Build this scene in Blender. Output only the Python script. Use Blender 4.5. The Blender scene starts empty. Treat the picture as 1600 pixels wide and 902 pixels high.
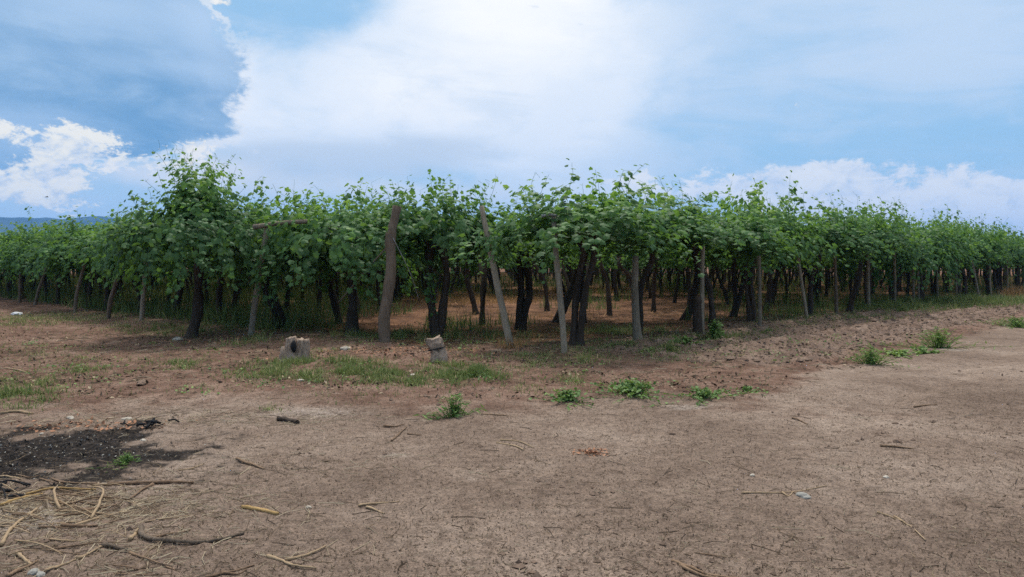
import bpy, math, random
import numpy as np
from mathutils import Vector
R = math.radians
rng = np.random.default_rng(11)
random.seed(11)
S = bpy.context.scene
COL = S.collection

# ------------------------------------------------------------------ camera
F, CX, CY, H0, PITCH = 1158.0, 800.0, 451.0, 1.45, R(1.78)
cam_d = bpy.data.cameras.new('camera')
cam_d.sensor_width = 36.0
cam_d.lens = 36.0 * F / 1600.0
cam_d.clip_start = 0.05
cam_d.clip_end = 30000.0
cam = bpy.data.objects.new('camera', cam_d)
cam.location = (0, 0, H0)
cam.rotation_euler = (R(90) - PITCH, 0, 0)
COL.objects.link(cam)
S.camera = cam

# ------------------------------------------------------------------ sun, sky, exposure
SUN_EL, SUN_AZ = 64.0, 4.0          # azimuth from +Y towards +X
sd = bpy.data.lights.new('sun', 'SUN')
sd.energy = 3.0
sd.angle = R(9)
sd.color = (1.0, 0.95, 0.87)
so = bpy.data.objects.new('sun', sd)
az, el = R(SUN_AZ), R(SUN_EL)
sdir = Vector((math.sin(az) * math.cos(el), math.cos(az) * math.cos(el), math.sin(el)))
so.rotation_euler = sdir.to_track_quat('Z', 'Y').to_euler()
so.location = (0, 0, 60)
COL.objects.link(so)
S.view_settings.view_transform = 'Standard'
S.view_settings.look = 'None'
S.view_settings.exposure = 0.24
S.view_settings.gamma = 1.0
S.view_settings.use_curve_mapping = False
S.cycles.use_denoising = False
S.cycles.volume_bounces = 1
S.cycles.max_bounces = 8
S.cycles.transparent_max_bounces = 8


def sky_dir(px, py):
    """azimuth and elevation in degrees of a sight line, for laying out the clouds in the sky"""
    d = np.array([px - CX, F, CY - py], float)
    y = d[1] * math.cos(PITCH) + d[2] * math.sin(PITCH)
    z = -d[1] * math.sin(PITCH) + d[2] * math.cos(PITCH)
    return math.degrees(math.atan2(d[0], y)), math.degrees(math.atan2(z, math.hypot(d[0], y)))


W = bpy.data.worlds.new('World')
S.world = W
W.use_nodes = True
NT = W.node_tree
NT.nodes.clear()


def build_sky():
    N, L = NT.nodes, NT.links

    def val(x, sock):
        if isinstance(x, (int, float)):
            sock.default_value = x
        else:
            L.new(x, sock)

    def m(op, a, b=None, c=None, clamp=False):
        n = N.new('ShaderNodeMath'); n.operation = op; n.use_clamp = clamp
        val(a, n.inputs[0])
        if b is not None: val(b, n.inputs[1])
        if c is not None: val(c, n.inputs[2])
        return n.outputs[0]

    def smooth(x, a, b):
        n = N.new('ShaderNodeMapRange'); n.interpolation_type = 'SMOOTHSTEP'
        val(x, n.inputs[0]); n.inputs[1].default_value = a; n.inputs[2].default_value = b
        n.inputs[3].default_value = 0; n.inputs[4].default_value = 1
        return n.outputs[0]

    def mix(f, a, b):
        n = N.new('ShaderNodeMix'); n.data_type = 'RGBA'
        val(f, n.inputs[0])
        for v, s in ((a, n.inputs[6]), (b, n.inputs[7])):
            if isinstance(v, tuple): s.default_value = (*v, 1)
            else: L.new(v, s)
        return n.outputs[2]

    tc = N.new('ShaderNodeTexCoord')
    sep = N.new('ShaderNodeSeparateXYZ'); L.new(tc.outputs['Generated'], sep.inputs[0])
    X, Y, Z = sep.outputs
    azn = m('MULTIPLY', m('ARCTAN2', X, Y), 57.2958)
    eln = m('MULTIPLY', m('ARCSINE', Z), 57.2958)
    comb = N.new('ShaderNodeCombineXYZ')
    L.new(azn, comb.inputs[0]); L.new(m('MULTIPLY', eln, 1.6), comb.inputs[1])

    def noise(scale, detail, rough, off, dist=0.0, vec=None):
        mp = N.new('ShaderNodeMapping'); mp.inputs['Location'].default_value = off
        L.new(vec or comb.outputs[0], mp.inputs['Vector'])
        n = N.new('ShaderNodeTexNoise'); n.inputs['Scale'].default_value = scale
        n.inputs['Detail'].default_value = detail; n.inputs['Roughness'].default_value = rough
        n.inputs['Distortion'].default_value = dist
        L.new(mp.outputs[0], n.inputs['Vector'])
        return m('SUBTRACT', n.outputs[0], 0.5)

    nbig = noise(0.055, 5, 0.55, (3, 9, 0))
    nmid = noise(0.16, 8, 0.6, (31, 4, 0), 0.3)
    nvf = noise(1.7, 6, 0.65, (71, 15, 0), 0.5)
    nfin = noise(0.5, 8, 0.62, (7, 55, 0), 0.4)
    comb2 = N.new('ShaderNodeCombineXYZ')      # stretched streaks
    L.new(m('ADD', azn, m('MULTIPLY', eln, 1.2)), comb2.inputs[0]); L.new(m('MULTIPLY', eln, 4.5), comb2.inputs[1])
    nstr = noise(0.09, 6, 0.6, (12, 2, 5), 0.6, comb2.outputs[0])

    def blobs(lst, wob=0.0):
        tot = None
        for px, py, sx, sy, w in lst:
            a, e = sky_dir(px, py)
            dx = m('DIVIDE', m('SUBTRACT', azn, a), sx / 20.2)
            dy = m('DIVIDE', m('SUBTRACT', eln, e), sy / 20.2)
            r2 = m('ADD', m('MULTIPLY', dx, dx), m('MULTIPLY', dy, dy))
            g = m('MULTIPLY', m('EXPONENT', m('MULTIPLY', r2, -0.7)), w)
            tot = g if tot is None else m('ADD', tot, g)
        return tot

    sky = N.new('ShaderNodeTexSky'); sky.sky_type = 'NISHITA'; sky.sun_disc = False
    sky.sun_elevation = R(SUN_EL); sky.sun_rotation = R(SUN_AZ)
    sky.air_density = 1.1; sky.dust_density = 1.2; sky.ozone_density = 1.3
    K = 8.7                                    # the background strength is 0.1: cloud radiances are written times ten

    def c(r, g, b): return (r * K, g * K, b * K)
    col = sky.outputs[0]
    # a pale milky veil over the whole blue, thicker towards the bright middle and in streaks
    col = mix(0.78, col, c(0.33, 0.59, 0.84))
    veil = m('MULTIPLY', smooth(m('ADD', m('ADD', m('MULTIPLY', nstr, 1.0), m('MULTIPLY', nbig, 1.2)),
             blobs([(1050, 20, 260, 190, .5), (1330, 60, 200, 60, .22), (1560, 60, 120, 60, .3), (1180, 170, 160, 70, .12)])), -0.12, 0.75), 0.75)
    col = mix(veil, col, c(0.68, 0.78, 0.92))
    # paler air low above the land
    low = smooth(eln, 8.0, -1.0)
    col = mix(m('MULTIPLY', low, 0.8), col, c(0.80, 0.87, 0.93))
    # the big bright sheet of cloud in the middle
    bright = blobs([(810, 30, 215, 170, 1.2), (600, 140, 180, 60, .8), (760, 180, 170, 70, .5), (900, 300, 120, 60, .35), (390, 175, 80, 45, .5), (360, 105, 40, 42, .45),
                    (420, 230, 150, 34, .45), (900, 150, 80, 60, .2), (470, 40, 70, 30, -.25)])
    col = mix(smooth(m('ADD', bright, m('ADD', m('MULTIPLY', nmid, 1.1), m('MULTIPLY', nbig, .7))), 0.16, 0.95), col, c(0.83, 0.90, 0.985))
    core = blobs([(800, 0, 150, 110, 1.05), (600, 140, 130, 40, .42), (440, 185, 90, 26, .38), (350, 125, 30, 50, .30), (700, 190, 120, 34, .3)])
    col = mix(smooth(m('ADD', core, m('ADD', m('MULTIPLY', nmid, 0.9), m('MULTIPLY', nfin, .3))), 0.12, 0.95), col, c(1.05, 1.05, 1.05))
    # soft grey-blue folds inside the bright sheet and the veil
    fold = smooth(m('ADD', m('MULTIPLY', nstr, 1.0), m('ADD', m('MULTIPLY', nmid, 1.3), m('MULTIPLY', nbig, .8))), -0.12, 0.40)
    col = mix(m('MULTIPLY', fold, m('MULTIPLY', m('SUBTRACT', 1.0, m('MINIMUM', blobs([(800, 0, 170, 110, .9)]), 1.0)), .72)), col, c(0.58, 0.72, 0.88))
    # blue-grey flat base below it
    grey = blobs([(560, 255, 150, 26, .75), (690, 228, 90, 18, .55), (430, 235, 90, 30, .35), (400, 275, 90, 30, .4), (880, 230, 60, 35, .2)])
    col = mix(m('MULTIPLY', smooth(m('ADD', grey, m('MULTIPLY', nstr, 0.5)), 0.12, 0.85), 0.85), col, c(0.60, 0.70, 0.82))
    lowc = blobs([(620, 300, 300, 22, .7), (330, 262, 90, 22, .6), (230, 270, 70, 16, .4)])
    col = mix(m('MULTIPLY', smooth(m('ADD', lowc, m('MULTIPLY', nmid, 0.7)), 0.2, 0.9), 0.7), col, c(0.88, 0.875, 0.88))
    # the dark blue cloud on the left with its bright torn edge
    dark = m('ADD', blobs([(60, 60, 190, 80, 1.0), (190, 70, 88, 75, .85), (175, 172, 78, 40, .8), (90, 130, 140, 45, .55), (-150, 80, 200, 120, 1.0), (200, 222, 35, 20, .5), (300, 60, 50, 40, .3), (20, 260, 40, 20, .4), (440, 25, 60, 40, -.35)]),
             m('ADD', m('MULTIPLY', nmid, 2.1), m('ADD', m('MULTIPLY', nfin, .85), m('MULTIPLY', nvf, .25))))
    rimw = blobs([(290, 195, 75, 75, 1.0), (320, 100, 40, 50, .9), (230, 250, 90, 30, .9), (100, 230, 90, 40, .8), (330, 10, 40, 22, 1.0)])
    rim = m('MULTIPLY', m('MULTIPLY', smooth(dark, 0.30, 0.42), m('SUBTRACT', 1.0, smooth(dark, 0.46, 0.60))), m('MINIMUM', rimw, 1.0))
    dcol = mix(smooth(m('ADD', m('MULTIPLY', nbig, 1.3), m('ADD', m('MULTIPLY', nstr, 1.2), m('MULTIPLY', nmid, 1.1))), -0.35, 0.45), c(0.165, 0.345, 0.575), c(0.40, 0.57, 0.77))
    dcol = mix(m('MINIMUM', blobs([(150, 10, 170, 34, .8), (210, 100, 100, 12, .4), (30, 200, 70, 30, .6), (330, 60, 40, 60, .5)]), 1.0), dcol, c(0.5, 0.66, 0.86))
    col = mix(m('MULTIPLY', smooth(dark, 0.36, 0.74), 0.95), col, dcol)
    # sunlit cumulus: low on the left, and in a bank on the right
    cum = m('ADD', blobs([(75, 300, 60, 30, .62), (95, 245, 36, 32, .46), (15, 205, 40, 22, .40), (140, 215, 36, 22, .34), (240, 252, 70, 16, .55), (300, 225, 40, 14, .45), (345, 5, 26, 12, .6), (5, 290, 30, 24, .35)]),
            m('ADD', m('MULTIPLY', nmid, 1.3), m('ADD', m('MULTIPLY', nfin, 1.3), m('MULTIPLY', nvf, .6))))
    ccol = mix(smooth(m('ADD', m('MULTIPLY', nfin, 1.3), m('ADD', nmid, m('MULTIPLY', nvf, .5))), -0.28, 0.16), c(0.52, 0.64, 0.80), c(1.02, 0.98, 0.86))
    col = mix(smooth(cum, 0.38, 0.58), col, ccol)
    col = mix(m('MULTIPLY', rim, 0.55), col, c(0.97, 0.95, 0.92))
    cur = m('ADD', blobs([(1180, 290, 110, 26, .68), (1420, 262, 110, 20, .55), (1270, 262, 60, 16, .3), (1540, 305, 95, 26, .75), (1400, 335, 90, 16, .55), (1230, 305, 80, 14, .4), (985, 287, 36, 15, .62), (1040, 308, 60, 12, .4), (1560, 345, 150, 24, .7), (1250, 335, 150, 16, .4), (1330, 300, 50, 10, .3)]),
            m('ADD', m('MULTIPLY', nmid, 1.5), m('ADD', m('MULTIPLY', nfin, 1.3), m('MULTIPLY', nvf, .5))))
    rcol = mix(smooth(m('ADD', nfin, nmid), -0.22, 0.15), c(0.68, 0.75, 0.86), c(0.93, 0.93, 0.92))
    col = mix(m('MULTIPLY', smooth(cur, 0.44, 0.70), 0.92), col, rcol)
    # unseen cloud high overhead, brightened to add diffuse light; the sun stands behind it
    a0 = m('SUBTRACT', eln, 0.0)
    high = smooth(m('ADD', a0, m('MULTIPLY', nbig, 14.0)), 27.0, 46.0)
    col = mix(m('MULTIPLY', high, 0.85), col, c(1.4, 1.38, 1.35))
    bg = N.new('ShaderNodeBackground'); bg.inputs['Strength'].default_value = 0.1
    L.new(col, bg.inputs['Color'])
    out = N.new('ShaderNodeOutputWorld'); L.new(bg.outputs[0], out.inputs[0])


build_sky()
W.cycles.sampling_method = 'MANUAL'
W.cycles.sample_map_resolution = 1024

# ------------------------------------------------------------------ helpers
def tag(o, label=None, cat=None, group=None, kind=None):
    if label: o['label'] = label
    if cat: o['category'] = cat
    if group: o['group'] = group
    if kind: o['kind'] = kind
    return o


def empty(name, loc, rz=0.0):
    o = bpy.data.objects.new(name, None)
    o.empty_display_size = 0.2
    o.location = loc
    o.rotation_euler = (0, 0, rz)
    COL.objects.link(o)
    return o


class MB:
    """collects vertices, faces and a per-vertex tint; links them as one mesh object"""
    def __init__(self):
        self.v, self.t, self.f, self.n = [], [], [], 0

    def add(self, verts, faces, tint=0.5):
        verts = np.asarray(verts, float).reshape(-1, 3)
        self.v.append(verts)
        self.t.append(np.broadcast_to(np.asarray(tint, float), (len(verts),)))
        for f in (faces if isinstance(faces, list) else [faces]):
            self.f.append(np.asarray(f, np.int64) + self.n)
        self.n += len(verts)

    def mesh(self, name, mat, smooth=False):
        me = bpy.data.meshes.new(name)
        V = np.concatenate(self.v)
        me.vertices.add(len(V)); me.vertices.foreach_set('co', V.astype(np.float32).ravel())
        loops = np.concatenate([f.ravel() for f in self.f])
        sizes = np.concatenate([np.full(len(f), f.shape[1]) for f in self.f])
        me.loops.add(len(loops)); me.loops.foreach_set('vertex_index', loops.astype(np.int32))
        starts = np.concatenate([[0], np.cumsum(sizes)[:-1]])
        me.polygons.add(len(sizes)); me.polygons.foreach_set('loop_start', starts.astype(np.int32))
        me.polygons.foreach_set('loop_total', sizes.astype(np.int32))
        me.polygons.foreach_set('use_smooth', np.full(len(sizes), smooth))
        a = me.attributes.new('tint', 'FLOAT', 'POINT')
        a.data.foreach_set('value', np.concatenate(self.t).astype(np.float32))
        me.update(calc_edges=True)
        me.validate()
        if mat: me.materials.append(mat)
        return me

    def build(self, name, mat, parent=None, smooth=False, loc=(0, 0, 0)):
        o = bpy.data.objects.new(name, self.mesh(name, mat, smooth))
        o.location = loc
        if parent: o.parent = parent
        COL.objects.link(o)
        return o


_P = rng.permutation(4096)
_G = rng.random((4096,)) * 2 * np.pi
_GX, _GY = np.cos(_G), np.sin(_G)


def perlin(x, y):
    x = np.asarray(x, float); y = np.asarray(y, float)
    xi = np.floor(x).astype(np.int64); yi = np.floor(y).astype(np.int64)
    xf, yf = x - xi, y - yi
    u = xf * xf * xf * (xf * (xf * 6 - 15) + 10); v = yf * yf * yf * (yf * (yf * 6 - 15) + 10)

    def g(ix, iy, dx, dy):
        h = _P[(_P[ix & 4095] + iy) & 4095]
        return _GX[h] * dx + _GY[h] * dy
    a = g(xi, yi, xf, yf); b = g(xi + 1, yi, xf - 1, yf)
    c_ = g(xi, yi + 1, xf, yf - 1); d = g(xi + 1, yi + 1, xf - 1, yf - 1)
    return 1.4 * ((a + u * (b - a)) + v * ((c_ + u * (d - c_)) - (a + u * (b - a))))


def fbm(x, y, s, octv=4, gain=0.5, ox=0.0):
    t, a, tot = 0, 1.0, 0
    for k in range(octv):
        t = t + a * perlin(x * s + 17.3 * k + ox, y * s - 9.1 * k + ox * .7)
        tot += a; a *= gain; s *= 2.03
    return t / tot


def sstep(x, a, b):
    t = np.clip((x - a) / (b - a), 0, 1)
    return t * t * (3 - 2 * t)


def ray(px, py):
    d0, d1, d2 = px - CX, F, CY - py
    return np.array([d0, d1 * math.cos(PITCH) + d2 * math.sin(PITCH), -d1 * math.sin(PITCH) + d2 * math.cos(PITCH)])


def gp(px, py):
    """ground point (x, y) seen at a photo pixel"""
    d = ray(px, py)
    t = H0 / -d[2]
    return np.array([d[0] * t, d[1] * t])


def at(px, py, depth):
    d = ray(px, py)
    t = depth / d[1]
    return np.array([d[0] * t, depth, H0 + d[2] * t])


# ------------------------------------------------------------------ the lie of the land
U = np.array([0.697, 0.717]); V_ = np.array([-0.717, 0.697])     # the two row directions of the vineyard
O = np.array([-1.6, 15.2])
EDGE_U, EDGE_V = -2.6, -3.9                                      # left and right edges


def uv(x, y):
    dx, dy = x - O[0], y - O[1]
    return dx * U[0] + dy * U[1], dx * V_[0] + dy * V_[1]


def vine_in(x, y):
    """metres inside the vineyard's edge (negative outside)"""
    u, v = uv(x, y)
    return np.minimum(np.minimum(u - EDGE_U, v - EDGE_V), (u + v + 4.6) / 1.414)


def till_mask(x, y):
    u, v = uv(x, y)
    w = 3.3 + 0.5 * fbm(x, y, 0.35, 2, ox=5)
    d = EDGE_V - v
    return sstep(d, -0.6, 0.3) * (1 - sstep(d, w - .3, w + .5)) * sstep(u, -1.0, 1.5)


def road_mask(x, y):
    """packed earth of the track and turning place"""
    u, v = uv(x, y)
    n = fbm(x, y, 0.5, 3, ox=2)
    right = sstep(EDGE_V - v + 0.6 * n, 3.4, 4.4)
    front = sstep(9.3 - y + 1.4 * n + 0.10 * x, 0, 2.8)
    return np.clip(np.maximum(right * sstep(u, -4.5, -1), front), 0, 1)


def burn_mask(x, y):
    dx, dy = (x + 4.0) / 1.75, (y - 5.6) / 1.05
    return 1 - sstep(np.sqrt(dx * dx + dy * dy) + 0.9 * fbm(x, y, 1.6, 4, ox=9) + .5 * fbm(x, y, 6, 3, ox=19), 0.45, 1.25)


def gz(x, y):
    x = np.asarray(x, float); y = np.asarray(y, float)
    near = sstep(60 - np.hypot(x, y), 0, 30)
    road = road_mask(x, y); till = till_mask(x, y)
    z = 0.05 * fbm(x, y, 0.16, 2, ox=1)
    rough = 0.045 * fbm(x, y, 0.9, 3, ox=3) + 0.030 * fbm(x, y, 3.1, 4, .6, ox=4)
    z = z + near * (1 - 0.68 * road) * rough
    u, v = uv(x, y)
    wob = 0.12 * fbm(x, y, .8, 2, ox=8)
    fur = np.sin((v + wob) * 2 * np.pi / 0.75)
    cl = np.abs(fbm(x, y, 4.2, 3, .6, ox=6))
    z = z + near * till * (0.045 * fur + 0.12 * cl + 0.05)
    # crumbs and small clods on the packed earth
    cr = sstep(fbm(x, y, 7.0, 3, .65, ox=12), 0.16, 0.5)
    z = z + near * 0.022 * cr * (0.55 + 0.6 * (fbm(x, y, .7, 2, ox=13) > 0))
    # wheel tracks on the right-hand track
    for dd, amp in ((5.2, .035), (6.9, .03), (9.5, .02)):
        tr = np.exp(-((EDGE_V - v - dd - .15 * fbm(x, y, .4, 2, ox=15)) / .22) ** 2)
        z = z - near * amp * tr * sstep(u, -6, 0)
    z = z + near * burn_mask(x, y) * (.035 * fbm(x, y, 5.0, 3, .7, ox=33) - .01)
    # edge bank of loose earth under the first vines
    z = z + near * 0.06 * np.exp(-((vine_in(x, y) - .4) / 1.0) ** 2)
    return z


def ground3(px, py):
    p = gp(px, py)
    return np.array([p[0], p[1], float(gz(p[0], p[1]))])


# ------------------------------------------------------------------ materials
def mat_nodes(name):
    m = bpy.data.materials.new(name); m.use_nodes = True
    nt = m.node_tree; nt.nodes.clear()
    out = nt.nodes.new('ShaderNodeOutputMaterial')
    return m, nt, out


class NB:
    def __init__(self, nt): self.nt = nt

    def n(self, t, **kw):
        x = self.nt.nodes.new(t)
        for k, v in kw.items(): setattr(x, k, v)
        return x

    def l(self, a, b): self.nt.links.new(a, b)

    def math(self, op, a, b, clamp=False):
        x = self.n('ShaderNodeMath', operation=op, use_clamp=clamp)
        for i, s in enumerate((a, b)):
            if s is None: continue
            if isinstance(s, (int, float)): x.inputs[i].default_value = s
            else: self.l(s, x.inputs[i])
        return x.outputs[0]

    def mix(self, f, a, b, blend='MIX'):
        x = self.n('ShaderNodeMix', data_type='RGBA', blend_type=blend)
        if isinstance(f, (int, float)): x.inputs[0].default_value = f
        else: self.l(f, x.inputs[0])
        for s, i in ((a, 6), (b, 7)):
            if isinstance(s, tuple): x.inputs[i].default_value = (*s, 1)
            else: self.l(s, x.inputs[i])
        return x.outputs[2]

    def noise(self, scale, detail=4, rough=.55, vec=None, dist=0.0, which=0):
        x = self.n('ShaderNodeTexNoise')
        x.inputs['Scale'].default_value = scale; x.inputs['Detail'].default_value = detail
        x.inputs['Roughness'].default_value = rough; x.inputs['Distortion'].default_value = dist
        if vec is not None: self.l(vec, x.inputs['Vector'])
        return x.outputs[which]

    def step(self, x, a, b):
        r = self.n('ShaderNodeMapRange', interpolation_type='SMOOTHSTEP')
        self.l(x, r.inputs[0]); r.inputs[1].default_value = a; r.inputs[2].default_value = b
        return r.outputs[0]

    def attr(self, name):
        x = self.n('ShaderNodeAttribute'); x.attribute_name = name
        return x.outputs['Fac']

    def ramp(self, f, stops):
        x = self.n('ShaderNodeValToRGB')
        e = x.color_ramp.elements
        while len(e) < len(stops): e.new(0.5)
        for i, (p, c) in enumerate(stops):
            e[i].position = p; e[i].color = (*c, 1)
        self.l(f, x.inputs[0])
        return x.outputs[0]

    def bump(self, h, strength, dist, prev=None):
        x = self.n('ShaderNodeBump'); x.inputs['Strength'].default_value = strength; x.inputs['Distance'].default_value = dist
        self.l(h, x.inputs['Height'])
        if prev is not None: self.l(prev, x.inputs['Normal'])
        return x.outputs[0]

    def principled(self, col, rough=.9, normal=None, spec=.2):
        p = self.n('ShaderNodeBsdfPrincipled')
        if isinstance(col, tuple): p.inputs['Base Color'].default_value = (*col, 1)
        else: self.l(col, p.inputs['Base Color'])
        if isinstance(rough, (int, float)): p.inputs['Roughness'].default_value = rough
        else: self.l(rough, p.inputs['Roughness'])
        p.inputs['Specular IOR Level'].default_value = spec
        if normal is not None: self.l(normal, p.inputs['Normal'])
        return p


def leaf_material(name, stops, trans=.40, tcol=(0.24, 0.40, 0.05), rough=.55):
    m, nt, out = mat_nodes(name); b = NB(nt)
    tint = b.attr('tint')
    geo = b.n('ShaderNodeNewGeometry')
    oi = b.n('ShaderNodeObjectInfo')
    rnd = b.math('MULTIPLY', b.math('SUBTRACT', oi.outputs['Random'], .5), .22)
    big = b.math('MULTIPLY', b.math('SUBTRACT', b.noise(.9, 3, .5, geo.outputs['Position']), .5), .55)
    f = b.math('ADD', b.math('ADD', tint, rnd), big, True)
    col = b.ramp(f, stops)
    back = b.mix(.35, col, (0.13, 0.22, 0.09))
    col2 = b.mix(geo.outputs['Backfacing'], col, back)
    p = b.principled(col2, rough, None, .18)
    t = b.n('ShaderNodeBsdfTranslucent'); b.l(b.mix(.5, col, tcol), t.inputs[0])
    mx = b.n('ShaderNodeMixShader'); mx.inputs[0].default_value = trans
    b.l(p.outputs[0], mx.inputs[1]); b.l(t.outputs[0], mx.inputs[2]); b.l(mx.outputs[0], out.inputs[0])
    return m


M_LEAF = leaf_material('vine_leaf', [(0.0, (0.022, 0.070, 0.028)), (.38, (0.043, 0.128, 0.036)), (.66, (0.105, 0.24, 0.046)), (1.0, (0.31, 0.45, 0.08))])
M_WEED = leaf_material('weed_leaf', [(0.0, (0.06, 0.13, 0.03)), (.5, (0.135, 0.22, 0.055)), (1.0, (0.27, 0.36, 0.09))], .25)
M_GRASS = leaf_material('grass_blade', [(0.0, (0.06, 0.10, 0.028)), (.45, (0.12, 0.17, 0.05)), (.8, (0.24, 0.23, 0.10)), (1.0, (0.38, 0.31, 0.17))], .25, (0.2, 0.25, 0.06), .7)
M_DRY = leaf_material('dry_grass_blade', [(0.0, (0.15, 0.085, 0.042)), (.5, (0.31, 0.165, 0.075)), (1.0, (0.48, 0.30, 0.15))], .25, (0.4, 0.24, 0.08), .8)


def wood_material(name, stops, sc=(9, 9, 1.1), bumps=.5, cracks=.6):
    m, nt, out = mat_nodes(name); b = NB(nt)
    tc = b.n('ShaderNodeTexCoord'); mp = b.n('ShaderNodeMapping'); mp.inputs['Scale'].default_value = sc
    b.l(tc.outputs['Object'], mp.inputs[0])
    g = b.noise(4, 8, .65, mp.outputs[0], .6)
    p = b.noise(1.6, 5, .6, tc.outputs['Object'])
    oi = b.n('ShaderNodeObjectInfo')
    f = b.math('ADD', b.math('MULTIPLY', g, .7), b.math('MULTIPLY', p, .5))
    f = b.math('SUBTRACT', f, b.math('MULTIPLY', oi.outputs['Random'], .14))
    f = b.math('ADD', f, b.math('MULTIPLY', b.math('SUBTRACT', b.attr('tint'), .5), .5), True)
    col = b.ramp(f, stops)
    cr = b.step(b.noise(7, 6, .7, mp.outputs[0], 1.0), .60, .70)
    col = b.mix(b.math('MULTIPLY', cr, cracks), col, (0.02, 0.016, 0.012))
    nb = b.bump(g, bumps, .03); nb = b.bump(cr, -.4, .01, nb)
    b.l(b.principled(col, .9, nb).outputs[0], out.inputs[0])
    return m


M_BARK = wood_material('vine_bark', [(.25, (0.016, 0.011, 0.009)), (.55, (0.06, 0.044, 0.034)), (.85, (0.17, 0.128, 0.098))], (10, 10, 1.0), .9)
M_POST = wood_material('weathered_post', [(.25, (0.085, 0.068, 0.050)), (.5, (0.195, 0.160, 0.120)), (.85, (0.38, 0.32, 0.24))], (12, 12, 1.2), .9, .75)
M_POSTB = wood_material('brown_post', [(.25, (0.05, 0.037, 0.027)), (.5, (0.14, 0.104, 0.076)), (.85, (0.28, 0.215, 0.16))], (12, 12, 1.2), .9, .7)
M_STUMP = wood_material('stump_wood', [(.25, (0.12, 0.08, 0.06)), (.48, (0.31, 0.225, 0.17)), (.8, (0.52, 0.41, 0.32))], (15, 15, 2), 1.0, .9)
M_CANE = wood_material('cane_wood', [(.25, (0.06, 0.04, 0.026)), (.5, (0.17, 0.11, 0.07)), (.9, (0.32, 0.22, 0.14))], (14, 14, 14), .4, .3)
M_PALE = wood_material('pale_cane_wood', [(.25, (0.14, 0.095, 0.06)), (.5, (0.29, 0.205, 0.125)), (.9, (0.44, 0.33, 0.21))], (14, 14, 14), .3, .25)
M_YELLOW = wood_material('yellow_cane_wood', [(.25, (0.17, 0.105, 0.045)), (.5, (0.33, 0.215, 0.09)), (.9, (0.48, 0.34, 0.16))], (14, 14, 14), .3, .2)
M_CHAR = wood_material('charred_wood', [(.25, (0.006, 0.006, 0.007)), (.6, (0.02, 0.02, 0.022)), (.95, (0.07, 0.07, 0.075))], (12, 12, 12), .8)


def plain_rough(name, c0, c1, scale=14, rough=.9, spec=.2, bump=.4):
    m, nt, out = mat_nodes(name); b = NB(nt)
    tc = b.n('ShaderNodeTexCoord')
    n = b.noise(scale, 6, .6, tc.outputs['Object'])
    col = b.ramp(n, [(.3, c0), (.7, c1)])
    b.l(b.principled(col, rough, b.bump(n, bump, .02), spec).outputs[0], out.inputs[0])
    return m


M_STONE = plain_rough('pale_stone', (0.27, 0.235, 0.19), (0.50, 0.45, 0.38))
M_GREYSTONE = plain_rough('grey_stone', (0.20, 0.19, 0.17), (0.33, 0.32, 0.29))
M_CLOD = plain_rough('earth_clod', (0.10, 0.068, 0.050), (0.24, 0.165, 0.12), 20)
M_RED = plain_rough('red_brown_crumbs', (0.24, 0.115, 0.065), (0.42, 0.22, 0.13), 25)
M_WIRE = plain_rough('galvanised_wire', (0.16, 0.165, 0.17), (0.28, 0.285, 0.29), 30, .5, .5, .1)
M_CABLE = plain_rough('black_cable', (0.012, 0.012, 0.013), (0.02, 0.02, 0.022), 5, .6)
M_BIRD = plain_rough('dark_feathers', (0.012, 0.011, 0.012), (0.03, 0.027, 0.026), 9, .7)
M_PAPER = plain_rough('crumpled_white_plastic', (0.55, 0.55, 0.54), (0.75, 0.75, 0.74), 30, .6)


def litter_material():
    m, nt, out = mat_nodes('twig_litter'); b = NB(nt)
    col = b.ramp(b.attr('tint'), [(0.0, (0.035, 0.026, 0.018)), (.45, (0.10, 0.068, 0.045)), (.75, (0.22, 0.155, 0.10)), (1.0, (0.46, 0.37, 0.25))])
    b.l(b.principled(col, .9).outputs[0], out.inputs[0])
    return m


M_LITTER = litter_material()


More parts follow.
